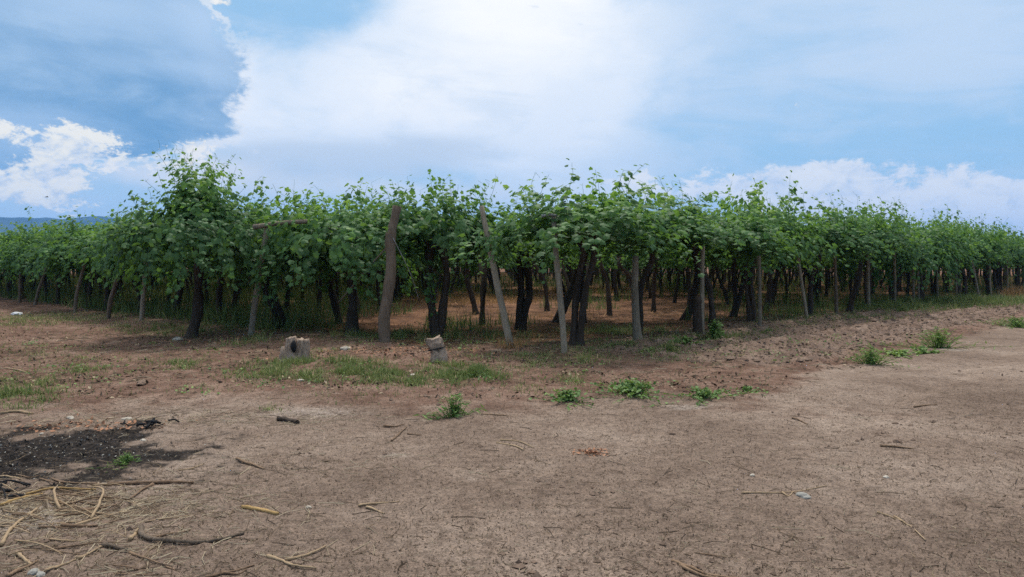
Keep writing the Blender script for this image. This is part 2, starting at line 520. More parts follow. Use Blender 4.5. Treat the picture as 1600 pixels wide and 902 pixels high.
def ground_material():
    m, nt, out = mat_nodes('bare_earth'); b = NB(nt)
    tc = b.n('ShaderNodeTexCoord'); P = tc.outputs['Object']
    road, till, burn, vine_floor, ash = (b.attr(k) for k in ('road', 'till', 'burn', 'vineyard', 'pale'))
    n1 = b.noise(.45, 5, .6, P); n2 = b.noise(2.6, 6, .62, P); n3 = b.noise(14, 7, .68, P); n4 = b.noise(70, 4, .7, P)
    road_c = b.ramp(b.math('ADD', b.math('MULTIPLY', n1, .75), b.math('MULTIPLY', n2, .30)),
                    [(.36, (0.146, 0.106, 0.083)), (.52, (0.212, 0.158, 0.125)), (.68, (0.305, 0.238, 0.193))])
    red_c = b.ramp(b.math('ADD', b.math('MULTIPLY', n1, .5), b.math('MULTIPLY', n2, .55)),
                   [(.36, (0.080, 0.052, 0.040)), (.50, (0.150, 0.092, 0.069)), (.68, (0.26, 0.178, 0.138))])
    till_c = b.ramp(n2, [(.3, (0.125, 0.084, 0.065)), (.55, (0.20, 0.142, 0.112)), (.75, (0.27, 0.20, 0.16))])
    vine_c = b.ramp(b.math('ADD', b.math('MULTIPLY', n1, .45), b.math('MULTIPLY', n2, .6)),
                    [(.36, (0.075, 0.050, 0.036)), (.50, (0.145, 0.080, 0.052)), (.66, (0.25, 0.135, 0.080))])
    f = b.step(b.math('ADD', road, b.math('MULTIPLY', b.math('SUBTRACT', n2, .5), 1.2)), .1, .95)
    c = b.mix(f, red_c, road_c)
    c = b.mix(b.step(b.math('ADD', till, b.math('MULTIPLY', b.math('SUBTRACT', n2, .5), .7)), .3, .7), c, till_c)
    c = b.mix(b.step(b.math('ADD', vine_floor, b.math('MULTIPLY', b.math('SUBTRACT', n2, .5), .9)), .3, .7), c, vine_c)  # red-brown earth of the vineyard floor
    # pale dusty ash and worn tops
    c = b.mix(b.math('MULTIPLY', b.step(b.math('ADD', ash, b.math('MULTIPLY', b.math('SUBTRACT', n3, .5), .8)), .45, .9), .55), c, (0.36, 0.31, 0.27))
    # fine grain: grit, dark crumbs, straw-coloured bits
    c = b.mix(.75, c, b.ramp(n3, [(.28, (.42, .40, .38)), (.5, (.98, .98, .98)), (.74, (1.45, 1.42, 1.38))]), 'MULTIPLY')
    c = b.mix(.85, c, b.ramp(n4, [(.30, (.42, .40, .38)), (.5, (1, 1, 1)), (.70, (1.55, 1.53, 1.48))]), 'MULTIPLY')
    vo = b.n('ShaderNodeTexVoronoi', feature='F1'); vo.inputs['Scale'].default_value = 26
    warp = b.n('ShaderNodeVectorMath', operation='ADD'); b.l(P, warp.inputs[0])
    wn = b.n('ShaderNodeTexNoise'); wn.inputs['Scale'].default_value = 40; b.l(P, wn.inputs['Vector'])
    sc = b.n('ShaderNodeVectorMath', operation='SCALE'); sc.inputs['Scale'].default_value = .05; b.l(wn.outputs['Color'], sc.inputs[0]); b.l(sc.outputs[0], warp.inputs[1])
    b.l(warp.outputs[0], vo.inputs['Vector'])
    spk = b.math('MULTIPLY', b.math('SUBTRACT', 1.0, b.step(vo.outputs['Distance'], .10, .26)), b.step(b.noise(3.3, 4, .6, P), .42, .62))
    c = b.mix(b.math('MULTIPLY', spk, .45), c, (0.06, 0.042, 0.03))
    c = b.mix(b.math('MULTIPLY', b.step(b.math('ADD', burn, b.math('ADD', b.math('MULTIPLY', b.math('SUBTRACT', n3, .5), 1.7), b.math('ADD', b.math('MULTIPLY', b.math('SUBTRACT', n4, .5), 1.0), b.math('MULTIPLY', b.math('SUBTRACT', n2, .5), 1.0)))), .28, .80), .95), c,
              b.ramp(n3, [(.3, (0.006, 0.006, 0.007)), (.50, (0.016, 0.015, 0.015)), (.62, (0.05, 0.042, 0.038)), (.78, (0.15, 0.12, 0.105))]))
    nb = b.bump(n2, .35, .05); nb = b.bump(n3, .9, .035, nb); nb = b.bump(n4, .9, .014, nb)
    b.l(b.principled(c, 1.0, nb, .03).outputs[0], out.inputs[0])
    return m


# ------------------------------------------------------------------ ground: one sheet out to the horizon
def axis(parts, far_lo, far_hi):
    a = [np.arange(lo, hi, st) for lo, hi, st in parts]
    c_ = np.concatenate(a)
    lo, hi = [c_[0]], [c_[-1]]
    st = parts[0][2]
    while lo[-1] > far_lo: st *= 1.28; lo.append(max(lo[-1] - st, far_lo))
    st = parts[-1][2]
    while hi[-1] < far_hi: st *= 1.28; hi.append(min(hi[-1] + st, far_hi))
    return np.concatenate([lo[:0:-1], c_, hi[1:]])


gx = axis([(-15, -6.2, .08), (-6.2, 6.2, .034), (6.2, 22, .08)], -4600, 4600)
gy = axis([(2.2, 9, .03), (9, 17, .05), (17, 32, .11)], -4600, 4600)
GX, GY = np.meshgrid(gx, gy)
fx, fy = GX.ravel(), GY.ravel()
mb = MB()
nx, ny = len(gx), len(gy)
idx = np.arange(nx * ny).reshape(ny, nx)
quads = np.stack([idx[:-1, :-1], idx[:-1, 1:], idx[1:, 1:], idx[1:, :-1]], -1).reshape(-1, 4)
mb.add(np.stack([fx, fy, gz(fx, fy)], -1), quads)
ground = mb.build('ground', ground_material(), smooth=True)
tag(ground, kind='structure')
pale = np.clip(np.exp(-(((fx + 2.9) / .7) ** 2 + ((fy - 4.2) / .4) ** 2)) + .8 * np.exp(-(((fx + 2.0) / .9) ** 2 + ((fy - 7.2) / .5) ** 2))
               + .9 * sstep(fbm(fx, fy, .8, 3, ox=22), .15, .6) * road_mask(fx, fy), 0, 1)
for nm, arr in (('road', road_mask(fx, fy)), ('till', till_mask(fx, fy)), ('burn', burn_mask(fx, fy)),
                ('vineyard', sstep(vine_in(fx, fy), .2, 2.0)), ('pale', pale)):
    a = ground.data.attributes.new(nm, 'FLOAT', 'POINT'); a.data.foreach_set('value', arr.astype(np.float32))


# far blue hills on the left
def build_hills():
    mb = MB()
    a = np.linspace(-58, 2, 200)
    rr = np.linspace(2500, 4300, 26)
    A, RR = np.meshgrid(np.radians(a), rr)
    X, Y = RR * np.sin(A), RR * np.cos(A)
    deg = np.degrees(A)
    crest = 183 + 24 * fbm(deg, deg * 0, .22, 4, .55, ox=40) + 8 * np.exp(-((deg + 28.9) / 1.2) ** 2)
    crest = crest * sstep(-deg, 3, 24)
    prof = np.clip(1 - np.abs((RR - 3300) / 800), 0, 1) ** .75
    rid = 1 - .40 * np.abs(fbm(X, Y, .0028, 5, .55, ox=50)) * (1 - prof) * 2.2
    Z = crest * prof * np.clip(rid, .2, 1) - 3
    n_a, n_r = len(a), len(rr)
    ix = np.arange(n_a * n_r).reshape(n_r, n_a)
    q = np.stack([ix[:-1, :-1], ix[:-1, 1:], ix[1:, 1:], ix[1:, :-1]], -1).reshape(-1, 4)
    mb.add(np.stack([X.ravel(), Y.ravel(), Z.ravel()], -1), q)
    m, nt, out = mat_nodes('hill_scrub'); b = NB(nt)
    tc = b.n('ShaderNodeTexCoord')
    col = b.ramp(b.noise(.01, 6, .6, tc.outputs['Object']), [(.3, (0.018, 0.034, 0.034)), (.7, (0.05, 0.065, 0.058))])
    b.l(b.principled(col, .95).outputs[0], out.inputs[0])
    tag(mb.build('hills', m, smooth=True), kind='structure')


build_hills()


def build_haze():
    bpy_v = [(x, y, z) for z in (-3, 270) for x, y in ((-4800, -4800), (4800, -4800), (4800, 4800), (-4800, 4800))]
    mb = MB()
    mb.add(bpy_v, np.array([[0, 3, 2, 1], [4, 5, 6, 7], [0, 1, 5, 4], [1, 2, 6, 5], [2, 3, 7, 6], [3, 0, 4, 7]]))
    m, nt, out = mat_nodes('haze_air')
    v = nt.nodes.new('ShaderNodeVolumePrincipled')
    v.inputs['Color'].default_value = (0.13, 0.45, 1.0, 1)
    v.inputs['Density'].default_value = 1.8e-4
    nt.links.new(v.outputs[0], out.inputs['Volume'])
    tag(mb.build('haze', m), kind='stuff')


build_haze()


# ------------------------------------------------------------------ tubes and leaves
def tube(path, radii, seg=8, rough=0.0, seed=0, cap=True, fr=3.0, gnarl=2.2):
    """a lofted round bar; returns verts and [quads, caps as tris]"""
    path = np.asarray(path, float); radii = np.broadcast_to(np.asarray(radii, float), (len(path),))
    n = len(path)
    T = np.gradient(path, axis=0); T /= np.linalg.norm(T, axis=1)[:, None] + 1e-9
    ref = np.array([0.0, 1.0, 0.0]) if abs(T[0][1]) < .9 else np.array([1.0, 0, 0])
    Us = []
    u = ref - T[0] * ref.dot(T[0]); u /= np.linalg.norm(u)
    for t in T:
        u = u - t * u.dot(t); u /= np.linalg.norm(u) + 1e-9
        Us.append(u)
    Us = np.array(Us); Vs = np.cross(T, Us)
    ang = np.linspace(0, 2 * np.pi, seg, endpoint=False)
    s = np.concatenate([[0], np.cumsum(np.linalg.norm(np.diff(path, axis=0), axis=1))])
    rad = radii[:, None] * np.ones((1, seg))
    if rough:
        cx, cy = np.cos(ang)[None, :] * fr, np.sin(ang)[None, :] * fr
        rad = rad * (1 + rough * (fbm(cx + s[:, None] * .6 + seed * 7.1, cy + s[:, None] * gnarl + seed * 3.3, 1.0, 3) * 1.8))
    ring = path[:, None, :] + rad[..., None] * (np.cos(ang)[None, :, None] * Us[:, None, :] + np.sin(ang)[None, :, None] * Vs[:, None, :])
    verts = ring.reshape(-1, 3)
    i = np.arange(n * seg).reshape(n, seg)
    q = np.stack([i[:-1], np.roll(i, -1, 1)[:-1], np.roll(i, -1, 1)[1:], i[1:]], -1).reshape(-1, 4)
    faces = [q]
    if cap:
        verts = np.concatenate([verts, path[:1], path[-1:]])
        a, z = n * seg, n * seg + 1
        faces.append(np.concatenate([np.stack([np.roll(i[0], -1), i[0], np.full(seg, a)], -1),
                                     np.stack([i[-1], np.roll(i[-1], -1), np.full(seg, z)], -1)]))
    return verts, faces


def curve(pts, n):
    """smooth path through points (Catmull-Rom)"""
    p = np.asarray(pts, float)
    if len(p) == 2: return p[0] + (p[1] - p[0]) * np.linspace(0, 1, n)[:, None]
    p = np.concatenate([[2 * p[0] - p[1]], p, [2 * p[-1] - p[-2]]])
    t = np.linspace(0, len(p) - 3 - 1e-6, n)
    k = t.astype(int); f = (t - k)[:, None]
    a, b, c_, d = p[k], p[k + 1], p[k + 2], p[k + 3]
    return .5 * ((2 * b) + (c_ - a) * f + (2 * a - 5 * b + 4 * c_ - d) * f ** 2 + (3 * b - a - 3 * c_ + d) * f ** 3)


_half = [(-.10, -.10), (-.34, -.16), (-.50, .10), (-.40, .26), (-.60, .52), (-.34, .60), (-.20, .86)]
_out = [(0, 0)] + _half + [(0, 1.05)] + [(-x, y) for x, y in reversed(_half)]
LEAF = np.array([(x, y, -.55 * x * x - .18 * max(y - .4, 0) ** 2 * 2) for x, y in _out] + [(0, .38, .06)])
LEAF_F = np.array([[16, i, (i + 1) % 16] for i in range(16)])
_out2 = [(0, -.05), (-.48, .0), (-.52, .52), (0, 1.0), (.52, .52), (.48, .0)]
LEAF2 = np.array([(x, y, -.5 * x * x) for x, y in _out2] + [(0, .4, .06)])
LEAF2_F = np.array([[6, i, (i + 1) % 6] for i in range(6)])
BLADE = np.array([(-.5, 0, 0), (.5, 0, 0), (.32, .55, .10), (-.32, .55, .10), (0, 1, .3)])
OVAL = np.array([(0, 0, 0), (-.3, .4, .05), (0, 1, -.05), (.3, .4, .05)])


def norm(a):
    return a / (np.linalg.norm(a, axis=-1, keepdims=True) + 1e-9)


def place_leaves(mb, pos, d, nrm, size, tint, T=LEAF, TF=LEAF_F):
    nrm = norm(nrm); d = norm(d - nrm * (d * nrm).sum(-1, keepdims=True)); x = np.cross(d, nrm)
    V = pos[:, None, :] + size[:, None, None] * (T[None, :, 0:1] * x[:, None] + T[None, :, 1:2] * d[:, None] + T[None, :, 2:3] * nrm[:, None])
    k = len(T)
    Fc = (TF[None] + (np.arange(len(pos)) * k)[:, None, None]).reshape(-1, TF.shape[1])
    mb.add(V.reshape(-1, 3), Fc, np.repeat(tint, k))


def foliage(seed, spread=66, up=15, hang=16, R0=1.2, hang_len=(.3, .8), up_len=(.5, 1.05), tall=None, lod=0, zc=2.0, leaf=.142, outward=None, arch=0):
    """the leafy part of one vine: canes over the wires, shoots standing up, shoots hanging down, leaves along all of them"""
    r = np.random.default_rng(seed)
    mb = MB()
    PO, DI, NO, SZ, TI = [], [], [], [], []

    def cane(kind):
        a0 = r.uniform(0, 2 * np.pi); rad = R0 * math.sqrt(r.uniform(0, 1))
        p = np.array([rad * math.cos(a0), rad * math.sin(a0), zc + r.uniform(-.10, .14)])
        az = a0 + r.normal(0, .9)
        if outward is not None and r.uniform() < .6:
            az = outward + r.normal(0, .6)
        if kind == 'up':
            L_ = r.uniform(*up_len) ; e = R(r.uniform(48, 88)); sag = -.25
        elif kind == 'spread':
            L_ = r.uniform(.7, 1.45); e = R(r.uniform(-5, 30) + 55 * max(0, 1 - rad / (.9 * R0))); sag = -1.15
        elif kind == 'arch':
            L_ = r.uniform(.75, 1.4); e = R(r.uniform(40, 88)); sag = -.9; p[:2] *= .8
        else:
            L_ = r.uniform(*hang_len) + .35; e = R(r.uniform(-10, 20)); sag = -3.2
            rad = R0 * r.uniform(.8, 1.15); p[:2] = rad * math.cos(az), rad * math.sin(az)
        if kind == 'tall':
            rad = .9 * R0 * math.sqrt(r.uniform(0, 1)); p[:2] = rad * math.cos(a0), rad * math.sin(a0); L_ = r.uniform(.9, 1.0) * tall; e = R(r.uniform(66, 90)); sag = -.05; p[:2] *= .44; az = a0 + math.pi + r.normal(0, .5); L_ *= 1 - .45 * rad / R0 * r.uniform(.6, 1.2)
        st = .055; k = max(4, int(L_ / st))
        pts = [p.copy()]
        d = np.array([math.cos(az) * math.cos(e), math.sin(az) * math.cos(e), math.sin(e)])
        for j in range(k):
            s = j / k
            d = d + np.array([r.normal(0, .10), r.normal(0, .10), r.normal(0, .08) + sag * st * (0.5 + 1.2 * s)])
            d /= np.linalg.norm(d)
            p = p + d * st
            pts.append(p.copy())
        pts = np.array(pts)
        s = np.linspace(0, 1, k)
        side = np.where(np.arange(k) % 2 == 0, 1.0, -1.0)
        tang = norm(np.diff(pts, axis=0))
        lat = norm(np.cross(tang, np.array([0, 0, 1.0])) + r.normal(0, .25, (k, 3))) * side[:, None]
        pos = pts[1:] + lat * .05 + r.normal(0, .035, (k, 3))
        radial = norm(np.stack([pos[:, 0], pos[:, 1], np.zeros(k)], -1) + 1e-3)
        nn = (np.array([0, 0, .40]) + radial * r.uniform(.4, 1.1, (k, 1)) if kind == 'hang' else np.array([0, 0, .8]) + radial * r.uniform(.0, .9, (k, 1))) + r.normal(0, .30, (k, 3))
        dd = lat * .7 + radial * .4 + np.array([0, 0, -.65]) + r.normal(0, .28, (k, 3))
        taper = 1 - {'up': .72, 'tall': .55}.get(kind, .45) * s ** 1.8
        sz = leaf * r.uniform(.55, 1.25, k) * taper
        ti = .27 + .18 * s + r.normal(0, .13, k) + r.normal(0, .07) + (.10 if kind in ('up', 'tall') else 0) + .34 * np.clip((pos[:, 2] - 2.2), -.5, .8)  # tips lighter as new growth; the height term paints lit tops and shaded undersides
        if kind in ('up', 'tall'):      # the tip is nearly bare with a few tiny leaves
            keep = (s < .72) | (r.uniform(size=k) < .75)
            pos, dd, nn, sz, ti = pos[keep], dd[keep], nn[keep], sz[keep], ti[keep]
        PO.append(pos); DI.append(dd); NO.append(nn); SZ.append(sz); TI.append(ti)
        if lod == 0 and (kind != 'spread' or r.uniform() < .3):
            v, f = tube(pts, np.linspace(.0065, .0022, len(pts)), 3, cap=False)
            mb.add(v, f, .55)
            if kind in ('up', 'tall') and r.uniform() < .5:     # tendril
                q = pts[-2]; v, f = tube(curve([q, q + r.normal(0, .05, 3) + [0, 0, .05], q + r.normal(0, .09, 3) + [0, 0, .08]], 5), .0022, 3, cap=False)
                mb.add(v, f, .7)
    for _ in range(spread): cane('spread')
    for _ in range(up): cane('up')
    for _ in range(arch): cane('arch')
    for _ in range(hang): cane('hang')
    if tall:
        for _ in range(64): cane('tall')
    pos, d, n_, sz, ti = (np.concatenate(a) for a in (PO, DI, NO, SZ, TI))
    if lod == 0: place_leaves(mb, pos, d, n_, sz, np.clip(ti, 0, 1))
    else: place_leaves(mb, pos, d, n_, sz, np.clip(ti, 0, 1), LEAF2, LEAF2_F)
    return mb.mesh('foliage', M_LEAF)


def trunk(seed, stems=1, rad=.085, lean=(0, 0), bow=.10, h=1.95, lod=0, arms=4, pts=None, knob=1.0):
    """a gnarled vine trunk with a flared foot and arms reaching to the wires"""
    r = np.random.default_rng(seed + 900)
    mb = MB()
    seg, nr = (14, 22) if lod == 0 else (7, 8)
    for s in range(stems):
        off = np.array([0, 0, 0]) if stems == 1 else np.array([(s - (stems - 1) / 2) * rad * 1.5, r.uniform(-.04, .04), 0])
        if pts is not None:
            path = curve(pts[s], nr)
        else:
            a = r.uniform(0, 2 * np.pi)
            b = np.array([math.cos(a), math.sin(a), 0]) * bow
            top = np.array([lean[0], lean[1], h - .2]) + off * (2.2 if stems > 1 else 1)
            path = curve([off + [0, 0, -.12], off + b * .4 + [lean[0] * .1, lean[1] * .1, .35], off + b + np.array([lean[0] * .5, lean[1] * .5, 1.0]), top - b * .2 + [0, 0, -.25], top], nr)
        t = np.linspace(0, 1, nr)
        rr = rad * (1 + .7 * np.exp(-t * 9) - .28 * t + .35 * np.exp(-((t - 1) / .12) ** 2)) * (1 + .10 * np.sin(t * 17 + seed) * knob)
        v, f = tube(path, rr, seg, .34, seed + s * 5)
        mb.add(v, f, .5)
        head = path[-1]
        for k in range(arms):
            a = 2 * np.pi * (k + r.uniform(-.25, .25)) / arms + s
            e = head + np.array([math.cos(a) * .75, math.sin(a) * .75, .28 + r.uniform(0, .1)])
            mid = head + np.array([math.cos(a) * .28, math.sin(a) * .28, .18 + r.uniform(0, .08)])
            v, f = tube(curve([head - [0, 0, .08], mid, e], 8 if lod == 0 else 4), np.linspace(rad * .55, rad * .18, 8 if lod == 0 else 4), 7 if lod == 0 else 5, .15, seed + k)
            mb.add(v, f, .5)
    return mb.mesh('trunk', M_BARK, smooth=True)


# ------------------------------------------------------------------ the vines
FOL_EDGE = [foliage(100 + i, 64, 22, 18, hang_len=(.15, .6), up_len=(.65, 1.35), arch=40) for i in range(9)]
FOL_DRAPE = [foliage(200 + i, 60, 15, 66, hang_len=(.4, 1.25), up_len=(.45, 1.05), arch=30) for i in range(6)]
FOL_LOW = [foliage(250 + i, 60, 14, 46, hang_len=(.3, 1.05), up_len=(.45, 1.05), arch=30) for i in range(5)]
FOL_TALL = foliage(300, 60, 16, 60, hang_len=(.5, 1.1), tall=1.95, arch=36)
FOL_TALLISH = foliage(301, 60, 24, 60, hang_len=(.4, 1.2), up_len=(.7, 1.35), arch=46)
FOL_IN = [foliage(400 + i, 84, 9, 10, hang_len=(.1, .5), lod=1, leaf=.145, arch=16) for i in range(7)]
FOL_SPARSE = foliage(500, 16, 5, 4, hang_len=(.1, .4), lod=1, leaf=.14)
TRK = [trunk(i, 1, .066 + .012 * (i % 3), (random.uniform(-.4, .4), random.uniform(-.3, .3)), .08 + .06 * (i % 3)) for i in range(8)]
TRK2 = [trunk(20 + i, 2, .062, (random.uniform(-.2, .2), 0), .08, arms=3) for i in range(3)]
TRK_IN = [trunk(40 + i, 1 + (i % 4 == 3), .062, (random.uniform(-.5, .5), random.uniform(-.5, .5)), .05 + .05 * (i % 4), lod=1, arms=3) for i in range(8)]

VINES = []


def vine(x, y, trk, fol, label, group, rz=None, sc=1.0, frz=None, fz=0.0, foff=(0, 0), zr=(.9, 1.2)):
    o = empty('grapevine', (x, y, float(gz(x, y))), 0)
    tag(o, label, 'grapevine', group)
    t = bpy.data.objects.new('trunk', trk); t.parent = o; COL.objects.link(t)
    t.rotation_euler = (0, 0, rz if rz is not None else random.uniform(0, 6.28))
    f = bpy.data.objects.new('foliage', fol); f.parent = o; COL.objects.link(f)
    f.rotation_euler = (0, 0, frz if frz is not None else random.uniform(0, 6.28))
    s = sc * random.uniform(.92, 1.08)
    zs = random.uniform(*zr)
    f.scale = (s, s, zs)
    f.location = (foff[0], foff[1], fz + 1.95 * (1 - zs) + random.uniform(-.12, .06))
    VINES.append((x, y, o))
    return o


def rel(px, py, base):
    """a photo pixel at the vine's own depth, relative to its base"""
    return at(px, py, base[1]) - base


G_FRONT = 'grapevines along the front edge'
front = [
    # pixel of foot, trunk spec (list of stems as pixel chains), radius, foliage, label
    ((681, 527), [[(681, 532), (678, 500), (672, 470), (668, 430), (672, 385)], [(684, 532), (690, 490), (696, 450), (698, 420), (690, 385)]], .10, FOL_EDGE[0], 'grapevine with a thick dark double trunk behind the smaller leaning stump'),
    ((550, 525), [[(550, 530), (551, 490), (549, 450), (546, 420), (548, 380)]], .115, FOL_DRAPE[1], 'grapevine with one thick straight dark trunk left of the big forked post'),
    ((432, 516), [[(432, 522), (428, 490), (420, 460), (414, 430), (420, 385)], [(452, 522), (444, 500), (436, 480), (426, 455), (424, 440)]], .085, FOL_LOW[0], 'grapevine with a curved split trunk beside the pale post carrying a log'),
    ((298, 528), [[(298, 534), (302, 505), (308, 470), (312, 430), (310, 385)]], .115, FOL_TALL, 'tallest grapevine with a leafy spire above a thick stubby foot'),
    ((816, 515), [[(812, 522), (812, 490), (814, 460), (812, 420), (806, 385)], [(812, 505), (822, 480), (829, 455), (824, 425), (820, 395)]], .10, FOL_EDGE[2], 'grapevine with a trunk forked in a Y just right of the leaning post'),
    ((872, 503), [[(868, 508), (880, 480), (895, 450), (907, 420), (916, 385)]], .125, FOL_EDGE[3], 'grapevine with a thick trunk slanting right behind the pale thin post'),
    ((912, 505), [[(912, 510), (911, 485), (908, 455), (912, 420), (914, 390)]], .08, FOL_IN[0], 'grapevine with a brown upright trunk crossing behind the slanting trunk'),
    ((1070, 500), [[(1068, 505), (1078, 480), (1085, 455), (1088, 425), (1092, 390)]], .11, FOL_EDGE[4], 'grapevine with a dark trunk slanting right just left of the squat brown post'),
    ((1145, 495), [[(1142, 500), (1152, 475), (1160, 445), (1163, 415), (1160, 390)], [(1146, 495), (1149, 465), (1146, 430), (1147, 400)]], .085, FOL_EDGE[5], 'grapevine with two trunks crossed in a V near the upright post of the tilled strip'),
    ((1210, 478), [[(1202, 483), (1210, 455), (1214, 425), (1218, 395)]], .11, FOL_EDGE[6], 'grapevine with a leaning dark trunk between the upright post and the short leaning post'),
]
used = [(-2.3, 13.6)]
for (fpx, stems, rad, fol, lab) in front:
    g = gp(*fpx); base = np.array([g[0], g[1], float(gz(*g))])
    P3 = []
    for st in stems:
        q = [rel(a, b_, base) for a, b_ in st]
        for k in range(1, len(q) - 1): q[k] = q[k] + np.array([0, random.uniform(-.08, .08), 0])
        q[0][2] = min(q[0][2], -.1); q[-1][2] = min(q[-1][2], 1.9)
        P3.append(q)
    trk = trunk(len(used) + 60, len(stems), rad * .84, pts=P3, arms=4 if len(stems) == 1 else 3)
    top = P3[0][-1]
    vine(g[0], g[1], trk, fol, lab, G_FRONT, rz=0, foff=(top[0], top[1]), zr=(1.08, 1.2) if fpx[0] < 700 else (.84, .96))
    used.append((g[0] + top[0] * .7, g[1] + top[1] * .7))

DIST = 2.5
cand = []
for i in range(-1, 46):
    for j in range(-1, 46):
        u = EDGE_U + .25 + (i + 1) * DIST + (.55 if i == -1 else 0)
        v = EDGE_V + .5 + (j + 1) * DIST
        if u + v < -4.0: continue
        p = O + U * (u + random.uniform(-.22, .22)) + V_ * (v + random.uniform(-.3, .3))
        if abs(p[0]) > .73 * p[1] + 3.5: continue
        if any(math.hypot(p[0] - q[0], p[1] - q[1]) < 1.45 for q in used): continue
        if min(i, j) > 0 and random.random() < .10: continue
        cand.append((math.hypot(*p), p[0], p[1], i, j))
cand.sort()
N_IND = 300 - len(front)
for k, (d, x, y, i, j) in enumerate(cand[:N_IND]):
    left, right = i <= -1, j <= -1
    inner = min(i, j)
    if left:
        trk = random.choice(TRK); fol = FOL_TALLISH if 15 < y < 19.5 and random.random() < .5 else random.choice(FOL_LOW)
        lab, grp = 'grapevine draped low with hanging shoots along the left edge of the vineyard', 'grapevines of the left edge'
    elif right:
        trk = random.choice(TRK + TRK2); fol = random.choice(FOL_EDGE + FOL_DRAPE[:3]) if d > 17 else random.choice(FOL_EDGE)
        lab, grp = 'grapevine on the right edge beside the tilled strip', 'grapevines of the right edge'
    else:
        trk = random.choice(TRK) if d < 26 else random.choice(TRK_IN)
        fol = random.choice(FOL_IN) if inner > 0 or d > 30 else random.choice(FOL_EDGE)
        if x < -4 and i <= 0 and d < 34: fol = random.choice(FOL_EDGE)
        if 17 < y < 31 and abs(x - .10 * (y - 17) - .3) < 3.6: fol = FOL_SPARSE
        lab, grp = 'grapevine with a dark trunk in the shaded rows inside the vineyard', 'grapevines in the inner rows'
    vine(x, y, trk, fol, lab, grp, zr=(.80, .93) if right and d < 17 else ((1.0, 1.32) if right else (.9, 1.2)))


def far_vines():
    """rows too far back to tell apart"""
    leafm, barkm = MB(), MB()
    r = np.random.default_rng(77)
    rest = cand[N_IND:]
    n = 190
    for d, x, y, i, j in rest:
        z0 = 0.0
        pos = np.stack([x + r.uniform(-1.4, 1.4, n), y + r.uniform(-1.4, 1.4, n), z0 + 2.2 + np.abs(r.normal(0, .30, n)) * np.sign(r.uniform(-.55, 1, n))], -1)
        place_leaves(leafm, pos, r.normal(0, 1, (n, 3)), r.normal(0, .6, (n, 3)) + [0, -.2, .8], r.uniform(.22, .36, n), np.clip(r.normal(.4, .15, n), 0, 1), LEAF2, LEAF2_F)
        a, b_ = r.uniform(-.2, .2, 2)
        v, f = tube(curve([(x, y, z0 - .1), (x + a, y + b_, z0 + .9), (x + b_, y - a, z0 + 2.1)], 4), [.12, .085, .08, .1], 5, cap=False)
        barkm.add(v, f, .5)
    # one object with two materials
    a = leafm.mesh('far_vineyard_rows', M_LEAF)
    o = bpy.data.objects.new('far_vineyard_rows', a); COL.objects.link(o)
    tag(o, 'distant mass of grapevine rows deep in the vineyard', 'vineyard rows', kind='stuff')
    o2 = barkm.build('far_vine_trunks', M_BARK)
    tag(o2, 'distant mass of dark vine trunks deep in the vineyard', 'vine trunks', kind='stuff')


far_vines()


# ------------------------------------------------------------------ trellis posts
def post(chain, r0, r1, mat, label, cross=None, seg=12, rough=.16, knobs=(), dy=0.0, tint=.5, group='wooden trellis posts'):
    """chain: photo pixels from foot to top, stood at the foot's depth; r0 r1 radii at foot and top in metres"""
    g = gp(*chain[0]); base = np.array([g[0], g[1], float(gz(*g))])
    pts = [at(a, b_, base[1] + dy * (chain[0][1] - b_) / (chain[0][1] - chain[-1][1])) - base for a, b_ in chain]
    pts[0][2] = -.15
    n = 18
    path = curve(pts, n)
    t = np.linspace(0, 1, n)
    rr = (r0 + (r1 - r0) * t) * (.74 if not knobs else .92)
    for kt, ka, kw in knobs: rr = rr * (1 + ka * np.exp(-((t - kt) / kw) ** 2))
    mb = MB(); v, f = tube(path, rr, seg, rough, len(label)); mb.add(v, f, tint)
    o = mb.build('trellis_post', mat, smooth=True, loc=base)
    tag(o, label, 'post', group)
    if cross:
        a, b_, cr, cm = cross
        qa, qb = at(*a, base[1] + dy - .05) - base, at(*b_, base[1] + dy - .05) - base
        mb = MB(); v, f = tube(curve([qa, (qa + qb) / 2 + [0, 0, .02], qb], 9), np.linspace(cr, cr * .8, 9), 9, .12, 4)
        mb.add(v, f, .55)
        mb.build('crossbar', cm, o, smooth=True)
    return o


post([(391, 528), (396, 490), (404, 440), (411, 395), (418, 353)], .085, .065, M_POST, 'pale grey post leaning right with a log laid across its top', ((396, 355), (480, 346), .05, M_POST), tint=.7, dy=-.85)
p2 = post([(602, 541), (600, 500), (606, 460), (611, 420), (610, 372), (616, 345), (621, 322)], .118, .078, M_POSTB, 'thickest post, a bent tree trunk with a knob below its top', None, 16, .10, ((.68, .22, .05), (.42, .12, .05), (.98, .12, .05)), tint=.45)
post([(800, 549), (789, 500), (776, 440), (764, 380), (752, 322)], .085, .06, M_POST, 'grey post leaning left with dry grass tied round its foot', tint=.62)
post([(882, 556), (880, 520), (875, 460), (869, 400), (865, 338)], .075, .055, M_POST, 'pale thin post with a small grey cap board, nearest to the camera', ((846, 338), (870, 337), .025, M_WIRE), tint=.72, dy=.2)
post([(998, 541), (994, 500), (992, 460), (993, 400)], .085, .06, M_POST, 'grey post wrapped by a twisted dead trunk at its foot', None, 14, .2, ((0, .8, .12),), tint=.5)
post([(1098, 531), (1097, 490), (1097, 440), (1098, 385)], .06, .055, M_POST, 'grey post standing against a squat dark vine stub', tint=.45)
post([(1187, 518), (1187, 470), (1186, 400)], .06, .055, M_POST, 'straight grey green post in a grass tuft by the tilled strip', tint=.4)
post([(1262, 504), (1257, 470), (1250, 425), (1246, 390)], .06, .05, M_POST, 'short pale post leaning left by the end of the tilled furrows', tint=.62)
